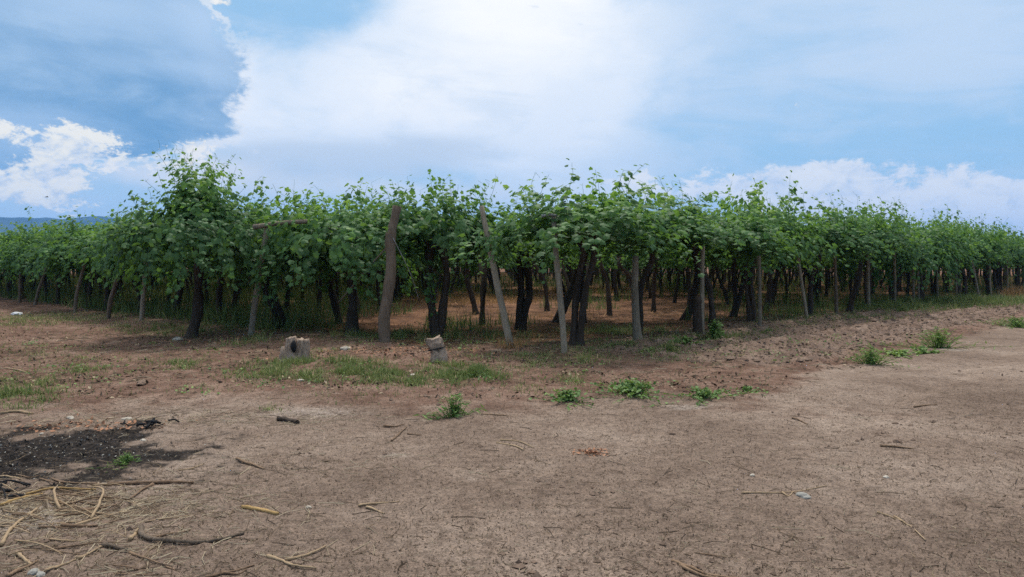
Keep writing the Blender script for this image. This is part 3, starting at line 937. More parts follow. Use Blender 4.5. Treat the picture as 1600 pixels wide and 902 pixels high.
post([(1307, 498), (1306, 450), (1304, 395)], .065, .055, M_POSTB, 'dark brown post half hidden under hanging shoots on the right edge')
post([(1358, 487), (1357, 455), (1356, 395)], .07, .055, M_POST, 'pale footed post under the low drooping foliage on the right edge', tint=.6)
post([(1398, 484), (1398, 430), (1397, 376)], .06, .05, M_POST, 'post topped with a thin flat crossbar like a T', ((1380, 373), (1412, 373), .035, M_POST), tint=.5, dy=-1.0)
post([(1429, 481), (1427, 450), (1427, 400)], .055, .05, M_POST, 'left one of two pale posts standing close together', tint=.6)
post([(1436, 480), (1435, 450), (1434, 400)], .05, .05, M_POST, 'right one of two pale posts standing close together', tint=.55)
post([(1466, 476), (1464, 440), (1463, 390)], .06, .055, M_POST, 'grey post next along the right edge after the close pair', tint=.5)
post([(1494, 472), (1494, 440), (1493, 392)], .06, .055, M_POSTB, 'brown post before the last leaning post on the right edge', tint=.5)
post([(1531, 468), (1526, 445), (1520, 415), (1516, 395)], .07, .055, M_POST, 'leaning pale post far along the right edge', tint=.6)
post([(1549, 466), (1547, 440), (1546, 400)], .06, .05, M_POST, 'upright post behind the far leaning post on the right edge', tint=.5)
post([(1574, 463), (1574, 440), (1573, 400)], .06, .05, M_POST, 'last visible post at the far right end of the edge', tint=.5)
post([(221, 503), (224, 465), (227, 420), (230, 372)], .085, .06, M_POST, 'tall grey post standing upright on the left edge', tint=.62, dy=-.6)
post([(168, 500), (173, 470), (182, 440), (190, 412)], .08, .065, M_POSTB, 'brown post leaning right on the left edge', tint=.5, dy=-.6)
post([(118, 490), (119, 465), (125, 440), (132, 412)], .075, .06, M_POST, 'bent grey post leaning right with a dark vine behind it', tint=.5, dy=-.6)
post([(54, 478), (59, 458), (66, 438), (72, 418)], .075, .06, M_POST, 'slanting post second from the left end of the vineyard edge', tint=.55, dy=-.6)
post([(31, 475), (31, 452), (32, 425)], .08, .06, M_POSTB, 'upright post at the left end of the vineyard edge', tint=.45)
# squat vine stub leaning against the sixth post
g = gp(1089, 531); mb = MB()
v, f = tube(curve([(0, 0, -.1), (.01, 0, .2), (-.01, .02, .5), (.02, 0, .72)], 9), [.11, .10, .09, .095, .085, .08, .08, .09, .06], 12, .25, 3); mb.add(v, f, .5)
tag(mb.build('vine_stub', M_BARK, smooth=True, loc=(g[0], g[1], float(gz(*g)))), 'squat dark dead vine stub standing against the grey post', 'vine stub')


# wires
def wire(name, pts, r, mat, label, cat, n=14):
    mb = MB(); p = np.asarray(pts, float); base = p[0].copy()
    v, f = tube(curve(p - base, n), r, 6); mb.add(v, f)
    return tag(mb.build(name, mat, smooth=True, loc=base), label, cat)


d2 = gp(602, 541)[1]
wire('brace_wire', [at(614, 372, d2 - .1), at(640, 425, d2 + .25), at(655, 470, d2 + .7)], .008, M_WIRE, 'slack wire hanging right from the thick bent post', 'wire')
wire('brace_pole', [at(603, 388, d2 + .1), at(570, 425, d2 + .5), at(528, 474, d2 + 1.0)], .016, M_POST, 'thin slanting stick from the thick bent post down to the left', 'stick')
for k, (a, b_, lab) in enumerate((((0.4, -3.9), (60, -3.9), 'galvanised trellis wire running along the right edge under the leaves'),
                                  ((-2.6, 2.0), (-2.6, 48), 'galvanised trellis wire running along the left edge under the leaves'))):
    A = O + U * a[0] + V_ * a[1]; B = O + U * b_[0] + V_ * b_[1]
    wire('trellis_wire', [(A[0], A[1], 2.06), ((A[0] + B[0]) / 2, (A[1] + B[1]) / 2, 2.0), (B[0], B[1], 2.06)], .005, M_WIRE, lab, 'wire', 30)
wire('power_line', [at(-260, 382, 90), at(-80, 378, 90), at(0, 374, 90), at(90, 366, 90), at(170, 361, 90), at(420, 352, 90)], .028, M_CABLE, 'thin black power line sagging across the blue hills', 'cable', 40)


# ------------------------------------------------------------------ stumps
def stump(px, py, parts, label, mat=M_STUMP):
    g = gp(px, py); base = np.array([g[0], g[1], float(gz(*g))])
    mb = MB()
    for (pts, rr, sd, sq) in parts:
        v, f = tube(curve(pts, 16), np.interp(np.linspace(0, 1, 16), np.linspace(0, 1, len(rr)), rr), 28, .42, sd, fr=2.4, gnarl=3.5)
        v[:, 1] *= sq
        v *= np.array([.88, .88, .92])
        k = sstep(v[:, 2], .15, .36)
        v[:, 2] += k * .045 * fbm(v[:, 0], v[:, 1], 9.0, 3, ox=sd * 9)
        mb.add(v, f, .55)
    o = mb.build('tree_stump', mat, smooth=True, loc=base)
    return tag(o, label, 'stump'), base


s1, b1 = stump(462, 567, [([(-.05, 0, -.1), (-.06, 0, .10), (-.07, 0, .26), (-.09, .0, .37)], (.17, .125, .10, .075), 2, .9),
                          ([(.10, .02, -.1), (.11, .02, .12), (.12, .02, .34)], (.165, .12, .105), 7, .9),
                          ([(-.17, -.02, -.05), (-.19, -.02, .12), (-.21, 0, .22)], (.09, .07, .035), 5, 1.0)],
               'broad weathered grey stump split in two with a dark hollow')
mb = MB(); v, f = tube(curve([(.005, -.105, .13), (.0, -.112, .22), (.01, -.108, .31)], 8), [.012, .03, .04, .045, .045, .04, .03, .012], 10, .3, 3); mb.add(v, f)
mb.build('hollow', M_CHAR, s1, smooth=True)  # black solid lump standing in for the shade inside the hollow
s2, b2 = stump(684, 567, [([(.03, 0, -.1), (.02, 0, .10), (-.01, 0, .22)], (.15, .13, .115), 3, 1.0), ([(-.01, 0, .20), (-.03, 0, .30), (-.05, -.01, .39)], (.11, .125, .105), 4, 1.0)],
               'small reddish stump leaning left with a wire groove round it')
mb = MB(); th = np.linspace(0, 2 * np.pi, 20)
v, f = tube(np.stack([.125 * np.cos(th) - .012, .125 * np.sin(th), .20 + .03 * np.cos(th)], -1), .009, 6, cap=False); mb.add(v, f)
mb.build('wire_loop', M_CHAR, s2, smooth=True)


# ------------------------------------------------------------------ fallen canes, sticks, stones
G_CANE = 'pruned canes lying on the bare earth'


def stick(px, r, mat, label, n=16, lift=.0, name='fallen_cane', cat='stick', taper=.5, branches=()):
    mb = MB()
    g0 = ground3(*px[0])

    def along(pts, r0, r1, nn):
        q = np.array([gp(*p) for p in pts]); c2 = curve(np.concatenate([q, np.zeros((len(q), 1))], 1), nn)
        z = gz(c2[:, 0], c2[:, 1])
        z = np.convolve(np.pad(z, 2, mode='edge'), np.ones(5) / 5, 'valid') + r0 * .75
        c2[:, 2] = z + lift * np.sin(np.linspace(0, np.pi, nn)) + .003 * np.sin(np.linspace(0, 5, nn) + px[0][0])
        jit = rng.normal(0, r0 * .16, (nn, 2)); c2[:, :2] += jit
        v, f = tube(c2 - g0, np.linspace(r0, r1, nn) * (1 + .35 * (rng.uniform(size=nn) > .82)), 7, .34, int(px[0][0]), gnarl=9); mb.add(v, f, .5)
    r *= .78
    along(px, r, r * taper, n)
    for bpts, br in branches: along(bpts, br, br * .4, 9)
    return tag(mb.build(name, mat, smooth=True, loc=g0), label, cat, G_CANE)


stick([(220, 824), (224, 838), (262, 847), (312, 848), (352, 840), (380, 831)], .018, M_POSTB, 'long dark cane bowed like a smile in the lower left', 26)
stick([(238, 838), (270, 833), (298, 831)], .008, M_CANE, 'short straight twig lying inside the bowed dark cane')
stick([(168, 759), (230, 757), (303, 755)], .017, M_CANE, 'long straight brown cane at the near edge of the burnt patch', 20, branches=[([(238, 758), (222, 768), (204, 781)], .010)])
stick([(81, 749), (110, 756), (174, 761)], .010, M_CANE, 'brown cane with an upturned twig at the rim of the burnt patch')
stick([(378, 793), (405, 797), (434, 804)], .014, M_YELLOW, 'yellow brown broken cane with splintered ends', taper=1.1)
stick([(418, 866), (438, 873), (455, 882), (494, 886)], .011, M_PALE, 'pale forked cane in the lower centre left', 18, branches=[([(446, 873), (480, 866), (508, 852)], .009)])
stick([(322, 899), (360, 890), (398, 880)], .009, M_CANE, 'thin brown cane cut by the bottom of the picture', branches=[([(345, 892), (370, 893), (386, 886)], .006)])
stick([(1050, 872), (1078, 881), (1112, 893), (1190, 901)], .011, M_CANE, 'long dark cane at the bottom right of centre', 20, branches=[([(1062, 880), (1100, 895), (1150, 900)], .009)])
stick([(560, 790), (590, 786), (624, 783)], .009, M_PALE, 'pale straight twig of a small pair left of centre', branches=[([(572, 792), (588, 796), (600, 801)], .008)])
stick([(434, 659), (450, 661), (466, 664)], .028, M_BARK, 'short thick dark chunk of wood on the bare earth', name='wood_chunk', cat='wood', taper=.9)
stick([(370, 722), (392, 727), (412, 735)], .014, M_CANE, 'short dark stick above the yellow broken cane')
stick([(1376, 697), (1400, 698), (1430, 701)], .014, M_CANE, 'straight dark stick with a clod beside it on the track')
stick([(1158, 767), (1215, 766), (1250, 763), (1292, 757)], .007, M_PALE, 'thin pale cane beside the flat grey stone', 20, branches=[([(1222, 766), (1232, 770), (1240, 764)], .006)])
stick([(612, 690), (622, 680), (636, 668)], .012, M_CANE, 'small dark curved twig in the middle of the earth', branches=[([(600, 668), (616, 668), (632, 664)], .010), ([(636, 678), (650, 679), (658, 680)], .007)])
stick([(776, 690), (800, 694), (818, 703)], .010, M_PALE, 'pale twig pair left of the orange crumbs', branches=[([(782, 686), (810, 688), (834, 699)], .008)])
stick([(752, 648), (780, 649), (802, 652)], .010, M_CANE, 'straight brown twig just below the weeds')
stick([(1397, 803), (1420, 815), (1446, 838)], .008, M_PALE, 'pale cane pointing down right on the track', branches=[([(1370, 800), (1395, 805), (1412, 810)], .006)])
stick([(1, 852), (20, 826), (48, 803), (70, 788)], .013, M_PALE, 'pale bent cane at the left edge of the picture', 18)
stick([(0, 791), (36, 780), (67, 774)], .014, M_YELLOW, 'yellow cane along the near edge of the burnt patch')
stick([(94, 797), (85, 783), (88, 771), (97, 768)], .012, M_PALE, 'pale hooked cane in the heap of prunings', lift=.03)
stick([(142, 811), (158, 788), (160, 776), (136, 763)], .011, M_PALE, 'pale crooked cane crossing the heap of prunings', 18, lift=.04)
stick([(128, 800), (155, 795), (183, 791)], .016, M_CANE, 'thick brown cane in the middle of the prunings')
stick([(96, 823), (125, 823), (152, 822)], .014, M_CANE, 'grey brown straight cane below the heap of prunings')
stick([(120, 821), (160, 808), (200, 797)], .009, M_PALE, 'long pale cane slanting up right through the prunings', 18)
stick([(163, 852), (180, 855), (199, 859)], .017, M_POSTB, 'dark flat piece of bark among pale canes', name='bark_piece', cat='bark')
stick([(122, 872), (142, 863), (160, 855)], .010, M_PALE, 'pale cane ending at the dark piece of bark')
stick([(70, 894), (96, 882), (123, 870)], .009, M_PALE, 'pale thin cane slanting up at the lower left')
stick([(12, 899), (34, 888), (58, 874)], .012, M_CANE, 'brown cane in the lower left corner')
stick([(26, 864), (38, 872), (49, 880)], .012, M_PALE, 'short pale stick above the corner cane')
stick([(203, 842), (209, 836), (215, 829)], .014, M_PALE, 'short stubby pale stick left of the bowed cane')
stick([(0, 742), (18, 746), (32, 750)], .009, M_PALE, 'pale twig lying on the burnt ground', )
stick([(60, 820), (100, 818), (132, 816)], .007, M_PALE, 'thin pale cane left of the grey brown cane')
stick([(40, 775), (90, 769), (150, 767)], .010, M_YELLOW, 'long yellow cane on top of the prunings', 18, lift=.02)
stick([(280, 736), (300, 732), (318, 727)], .008, M_PALE, 'pale twig right of the burnt patch')
stick([(0, 650), (30, 648), (52, 650)], .020, M_PALE, 'long tan cane behind the burnt patch', taper=.8)
stick([(0, 578), (26, 580), (50, 586)], .016, M_PALE, 'pale bent twig at the left edge near the grass')
stick([(1085, 857), (1110, 862), (1135, 868)], .005, M_CANE, 'thin dark twig above the long dark cane')
stick([(1238, 652), (1250, 655), (1262, 660)], .012, M_CANE, 'small dark twig on the track below the weeds')
stick([(1428, 636), (1450, 634), (1464, 634)], .012, M_CANE, 'small dark twig lying across the right track')
for k, (pp, lab) in enumerate([([(405, 520), (412, 500), (424, 503), (430, 525)], 'looped dry cane left of the split trunk'),
                               ([(414, 524), (425, 508), (440, 512)], 'arched dry cane at the foot of the pale log post'),
                               ([(440, 520), (462, 515), (480, 508)], 'grey dry cane behind the broad stump'),
                               ([(470, 524), (490, 517), (512, 522)], 'dark cane under the vines right of the broad stump'),
                               ([(452, 528), (470, 518), (478, 505)], 'upright bent cane behind the broad stump')]):
    stick(pp, .012, M_PALE if k < 3 else M_CANE, lab, 14, lift=[.35, .22, .1, .08, .25][k])
stick([(713, 512), (728, 510), (742, 508)], .014, M_PALE, 'pale stick lying in the dry grass under the vines')


_r = np.random.default_rng(21)
for k in range(46):
    cx_, cy_ = (_r.normal(120, 70), _r.normal(790, 16)) if k < 26 else (_r.normal(110, 80), _r.normal(845, 28))
    cx_ = max(cx_, 6); L_ = _r.uniform(14, 48); a_ = _r.normal(0, .22) - .12
    stick([(cx_ - L_, cy_ + L_ * a_), (cx_ + _r.normal(0, 2), cy_ + _r.normal(0, 2)), (cx_ + L_, cy_ - L_ * a_)], _r.uniform(.0038, .0072),
          (M_PALE, M_CANE)[k % 2], 'thin pruned cane among many strewn beside the burnt patch', 10, lift=_r.uniform(0, .03))


def stone(px, py, sx, sy, sz, mat, label, name='stone', cat='stone', seed=0, detail=2):
    import bmesh
    g = gp(px, py)
    bm = bmesh.new(); bmesh.ops.create_icosphere(bm, subdivisions=3, radius=1)
    for v in bm.verts:
        c_ = v.co
        nz = float(fbm(np.array(c_.x * 1.3 + seed * 3.1 + c_.z), np.array(c_.y * 1.3 - seed + c_.z * .7), .9, 3))
        q = c_ * (1 + .42 * nz)
        v.co = (q.x * sx, q.y * sy, max(q.z, -.3) * sz)
    me = bpy.data.meshes.new(name); bm.to_mesh(me); bm.free(); me.materials.append(mat)
    o = bpy.data.objects.new(name, me); o.location = (g[0], g[1], float(gz(*g)) + sz * .2); o.rotation_euler = (0, 0, seed)
    COL.objects.link(o)
    return tag(o, label, cat)


stone(540, 553, .10, .07, .05, M_STONE, 'pale lumpy stone right of the broad stump', seed=1)
stone(1255, 771, .055, .03, .022, M_GREYSTONE, 'flat grey stone beside the thin pale cane', seed=2)
stone(482, 793, .018, .014, .011, M_STONE, 'small white pebble right of the yellow broken cane', 'pebble', 'pebble', 3)
stone(1176, 740, .022, .016, .012, M_STONE, 'small white pebble above the thin pale cane', 'pebble', 'pebble', 4)
stone(1385, 745, .022, .018, .012, M_STONE, 'small pale pebble on the right of the track', 'pebble', 'pebble', 5)
stone(1402, 690, .035, .025, .022, M_CLOD, 'dark clod just above the straight dark stick', 'earth_clod', 'clod', 6)
stone(1050, 677, .035, .03, .022, M_CLOD, 'single dark clod in the middle right earth', 'earth_clod', 'clod', 7)
stone(222, 603, .12, .05, .035, M_CLOD, 'long dark clod on the reddish path', 'earth_clod', 'clod', 8)
stone(26, 491, .22, .12, .07, M_PAPER, 'crumpled white plastic scrap in the grass at the far left', 'plastic_scrap', 'litter', 9)
stone(278, 531, .10, .07, .06, M_STONE, 'pale stone left of the thick stubby vine foot', seed=10)
stone(65, 681, .02, .016, .012, M_STONE, 'white pebble on the far rim of the burnt patch', 'pebble', 'pebble', 11)
stone(224, 691, .03, .018, .012, M_STONE, 'pale chip at the right end of the burnt patch', 'pebble', 'pebble', 12)
stone(470, 597, .05, .025, .02, M_STONE, 'flat white stone in the grass below the broad stump', seed=13)
stone(645, 588, .05, .03, .02, M_STONE, 'flat white stone in the long grass strip', seed=14)
stone(110, 656, .055, .03, .018, M_STONE, 'pale flat stone behind the burnt patch', seed=15)
stone(198, 657, .05, .03, .018, M_STONE, 'pinkish flat stone right behind the burnt patch', seed=16)
stone(52, 896, .028, .022, .02, M_GREYSTONE, 'left grey pebble of a pair at the bottom left', 'pebble', 'pebble', 17)
stone(63, 897, .024, .02, .018, M_GREYSTONE, 'right grey pebble of a pair at the bottom left', 'pebble', 'pebble', 18)


def crumbs(px, py, n, rx, ry, size, mat, name, label, cat):
    g = gp(px, py); mb = MB(); r = np.random.default_rng(px)
    x = g[0] + r.normal(0, rx, n); y = g[1] + r.normal(0, ry, n)
    pos = np.stack([x, y, gz(x, y) + .008], -1)
    place_leaves(mb, pos, r.normal(0, 1, (n, 3)), r.normal(0, .5, (n, 3)) + [0, 0, 1], r.uniform(.5, 1.3, n) * size, r.uniform(0, 1, n), OVAL, np.array([[0, 1, 2, 3]]))
    tag(mb.build(name, mat), label, cat, kind='stuff')


crumbs(925, 706, 90, .07, .05, .035, M_RED, 'orange_bark_crumbs', 'small patch of orange bark crumbs on the bare earth', 'bark crumbs')
crumbs(140, 668, 160, .35, .12, .05, M_RED, 'rusty_leaf_litter', 'rust coloured dry leaves at the back of the burnt patch', 'leaf litter')
crumbs(620, 556, 500, .9, .35, .05, M_RED, 'red_leaf_litter', 'red brown dry leaves on the ground around the stumps', 'leaf litter')
crumbs(330, 535, 260, .9, .3, .05, M_RED, 'fallen_leaf_litter', 'brown dry leaves in front of the tallest vine', 'leaf litter')


def leaf_debris():
    r = np.random.default_rng(44); mb = MB()
    n = 34000; t = r.uniform(0, 1, n); y = 8.0 * (24 / 8.0) ** t; x = r.uniform(-.8, .8, n) * y
    keep = (r.uniform(size=n) < .1 + 1.1 * sstep(fbm(x, y, .7, 4, .6, ox=90), -.05, .4)) & (road_mask(x, y) < r.uniform(.2, 1.0, n))
    x, y = x[keep], y[keep]; n = len(x)
    pos = np.stack([x, y, gz(x, y) + .006], -1)
    place_leaves(mb, pos, r.normal(0, 1, (n, 3)), r.normal(0, .55, (n, 3)) + [0, 0, 1], r.uniform(.02, .07, n), r.beta(1.5, 1.8, n), OVAL, np.array([[0, 1, 2, 3]]))
    tag(mb.build('leaf_debris', M_LITTER), 'dry brown leaf bits strewn over the reddish earth', 'leaf litter', kind='stuff')


leaf_debris()


for _k, (_m, _nm, _lb, _n, _sz) in enumerate(((M_CHAR, 'charred_crumbs', 'black charred crumbs covering the burnt patch', 1500, .022), (M_GREYSTONE, 'ash_flakes', 'pale ash flakes on the burnt patch', 900, .016))):
    _mb = MB(); _q = np.random.default_rng(300 + _k); _x = _q.normal(-4.0, .85, _n); _y = _q.normal(5.6, .55, _n)
    _ok = burn_mask(_x, _y) > _q.uniform(.1, .9, _n); _x, _y = _x[_ok], _y[_ok]; _n = len(_x)
    place_leaves(_mb, np.stack([_x, _y, gz(_x, _y) + .006], -1), _q.normal(0, 1, (_n, 3)), _q.normal(0, .7, (_n, 3)) + [0, 0, 1], _q.uniform(.4, 1.5, _n) * _sz, _q.uniform(0, 1, _n), OVAL, np.array([[0, 1, 2, 3]]))
    tag(_mb.build(_nm, _m), _lb, 'ash', kind='stuff')


# scattered charred tangle
def tangle(px, py, n, s, mat, label, name='charred_tangle', cat='charred twigs'):
    g = ground3(px, py); mb = MB(); r = np.random.default_rng(px)
    for k in range(n):
        a = r.uniform(0, 6.28); p = np.array([r.normal(0, s * .4), r.normal(0, s * .3), r.uniform(.005, .06)])
        d = np.array([math.cos(a), math.sin(a), r.normal(0, .25)]) * s * r.uniform(.3, .8)
        v, f = tube(curve([p - d * .5, p + r.normal(0, s * .06, 3), p + d * .5], 6), r.uniform(.004, .012), 5, .2, k)
        v[:, 2] = np.maximum(v[:, 2], -.01)
        mb.add(v, f, .5)
    return tag(mb.build(name, mat, smooth=True, loc=g), label, cat)


tangle(232, 669, 16, .22, M_CHAR, 'small black charred tangle of twigs on the pale earth')
tangle(8, 772, 14, .25, M_CHAR, 'black charred lump at the near left rim of the burnt patch')


# ------------------------------------------------------------------ scattered litter, clods, grass
def litter():
    r = np.random.default_rng(5)
    mb = MB()
    # (count, area sampler, length range, radius, tint mean)
    def scatter(x, y, ln, rad, tint):
        n = len(x)
        a = r.uniform(0, 2 * np.pi, n); bend = r.normal(0, .25, n)
        c0 = np.stack([x, y], -1); d = np.stack([np.cos(a), np.sin(a)], -1); e = np.stack([-d[:, 1], d[:, 0]], -1)
        P = np.stack([c0 - d * ln[:, None] * .5, c0 + e * (bend * ln * .5)[:, None], c0 + d * ln[:, None] * .5], 1)
        Z = gz(P[..., 0], P[..., 1]) + rad[:, None] * .7
        Z[:, 1] += np.abs(r.normal(0, .006, n)); Z[:, 2] += np.abs(r.normal(0, .010, n)) * (r.uniform(size=n) < .4)
        ang = np.array([0, 2.09, 4.19]) + 1.57
        V = np.empty((n, 3, 3, 3))
        for k in range(3):
            for s in range(3):
                V[:, k, s, :2] = P[:, k] + e * (np.cos(ang[s]) * rad)[:, None]
                V[:, k, s, 2] = Z[:, k] + np.sin(ang[s]) * rad
        base = (np.arange(n) * 9)[:, None]
        q = []
        for k in range(2):
            for s in range(3):
                q.append(base + np.array([k * 3 + s, k * 3 + (s + 1) % 3, (k + 1) * 3 + (s + 1) % 3, (k + 1) * 3 + s]))
        mb.add(V.reshape(-1, 3), np.concatenate(q), np.repeat(np.clip(tint, 0, 1), 9))

    def persp(n, y0, y1):
        """more pieces where the ground is near, thinning with distance"""
        t = r.uniform(0, 1, n); y = y0 * (y1 / y0) ** t
        x = r.uniform(-.8, .8, n) * y
        return x, y
    x, y = persp(17000, 2.9, 13)
    keep = (r.uniform(size=len(x)) < .06 + 1.0 * sstep(fbm(x, y, .8, 4, .6, ox=31), -.05, .45))
    x, y = x[keep], y[keep]
    n = len(x); scatter(x, y, r.uniform(.010, .038, n), r.uniform(.0009, .0024, n), r.beta(2.2, 1.6, n))
    x, y = persp(26000, 2.9, 9); n = len(x)
    scatter(x, y, r.uniform(.005, .018, n), r.uniform(.0010, .0022, n), r.beta(2.4, 1.5, n))
    # long bits
    x, y = persp(650, 3.0, 12); n = len(x)
    scatter(x, y, r.uniform(.06, .20, n), r.uniform(.0014, .003, n), r.beta(2.2, 1.5, n))
    # near-left: prunings and straw
    for cx, cy, sx, sy, n, t in ((-2.75, 4.45, .55, .20, 900, .85), (-2.5, 3.85, .75, .35, 600, .85), (-3.0, 6.9, .9, .22, 450, .8), (-1.7, 5.3, .5, .5, 130, .8), (-5.0, 8.0, 1.5, 1.2, 300, .6)):
        x, y = r.normal(cx, sx, n), r.normal(cy, sy, n)
        scatter(x, y, r.uniform(.03, .22, n), r.uniform(.0011, .0028, n), np.clip(r.normal(t, .2, n), 0, 1))
    # the tilled strip and under the vines
    n = 5000; u = r.uniform(-2, 26, n); v = r.uniform(-8, 1, n)
    p = O + u[:, None] * U + v[:, None] * V_
    scatter(p[:, 0], p[:, 1], r.uniform(.05, .22, n), r.uniform(.003, .006, n), r.beta(2, 1.8, n))
    n = 3000; x = r.uniform(-10, 1, n); y = r.uniform(9, 16, n)
    scatter(x, y, r.uniform(.05, .2, n), r.uniform(.002, .005, n), r.beta(2, 1.8, n))
    tag(mb.build('twig_litter', M_LITTER), 'countless small twigs and straw bits scattered over the earth', 'twig litter', kind='stuff')

    mb = MB()
    oct_ = np.array([(1, 0, 0), (0, 1, 0), (-1, 0, 0), (0, -1, 0), (0, 0, 1), (0, 0, -1)], float)
    of = np.array([[0, 1, 4], [1, 2, 4], [2, 3, 4], [3, 0, 4], [1, 0, 5], [2, 1, 5], [3, 2, 5], [0, 3, 5]])
    x1, y1 = persp(9000, 2.9, 13); kk = r.uniform(size=9000) < 1.1 * sstep(fbm(x1, y1, .55, 4, .6, ox=47), .02, .5); x1, y1 = x1[kk], y1[kk]
    s1_ = r.gamma(2.0, .0035, len(x1)) + .002
    u = r.uniform(-1, 24, 6000); v = r.uniform(-7.6, -3.2, 6000); p = O + u[:, None] * U + v[:, None] * V_
    s2_ = r.gamma(2.0, .008, 6000) + .005
    x = np.concatenate([x1, p[:, 0]]); y = np.concatenate([y1, p[:, 1]]); s = np.concatenate([s1_, s2_])
    keep = till_mask(x, y) + (np.arange(len(x)) < len(x1)) > .3
    x, y, s = x[keep], y[keep], s[keep]
    n = len(x)
    V = oct_[None] * (1 + r.normal(0, .28, (n, 6, 1))) * s[:, None, None] * np.array([1.15, 1.0, .75])
    V = V + np.stack([x, y, gz(x, y) + s * .25], -1)[:, None]
    a = r.uniform(0, 6.28, n)
    mb.add(V.reshape(-1, 3), (of[None] + (np.arange(n) * 6)[:, None, None]).reshape(-1, 3), np.repeat(r.uniform(0, 1, n), 6))
    tag(mb.build('loose_clods', M_CLOD), 'crumbled loose clods of earth on the tilled strip and track', 'clods', kind='stuff')


litter()


def blades(mb, x, y, h, w, lean, tint, r):
    n = len(x)
    a = r.uniform(0, 2 * np.pi, n)
    hx = np.stack([np.cos(a), np.sin(a), np.zeros(n)], -1)
    d = np.stack([np.cos(a + 1.57) * lean, np.sin(a + 1.57) * lean, np.ones(n)], -1); d = norm(d)
    out = np.stack([np.cos(a + 1.57), np.sin(a + 1.57), np.zeros(n)], -1)
    pos = np.stack([x, y, gz(x, y) - .005], -1)
    V = pos[:, None] + (BLADE[None, :, 0:1] * w[:, None, None]) * hx[:, None] + (BLADE[None, :, 1:2] * h[:, None, None]) * d[:, None] \
        + (BLADE[None, :, 2:3] * (h * lean)[:, None, None]) * out[:, None]
    base = (np.arange(n) * 5)[:, None]
    mb.add(V.reshape(-1, 3), [base + np.array([0, 1, 2, 3]), base + np.array([3, 2, 4])], np.repeat(np.clip(tint, 0, 1), 5))


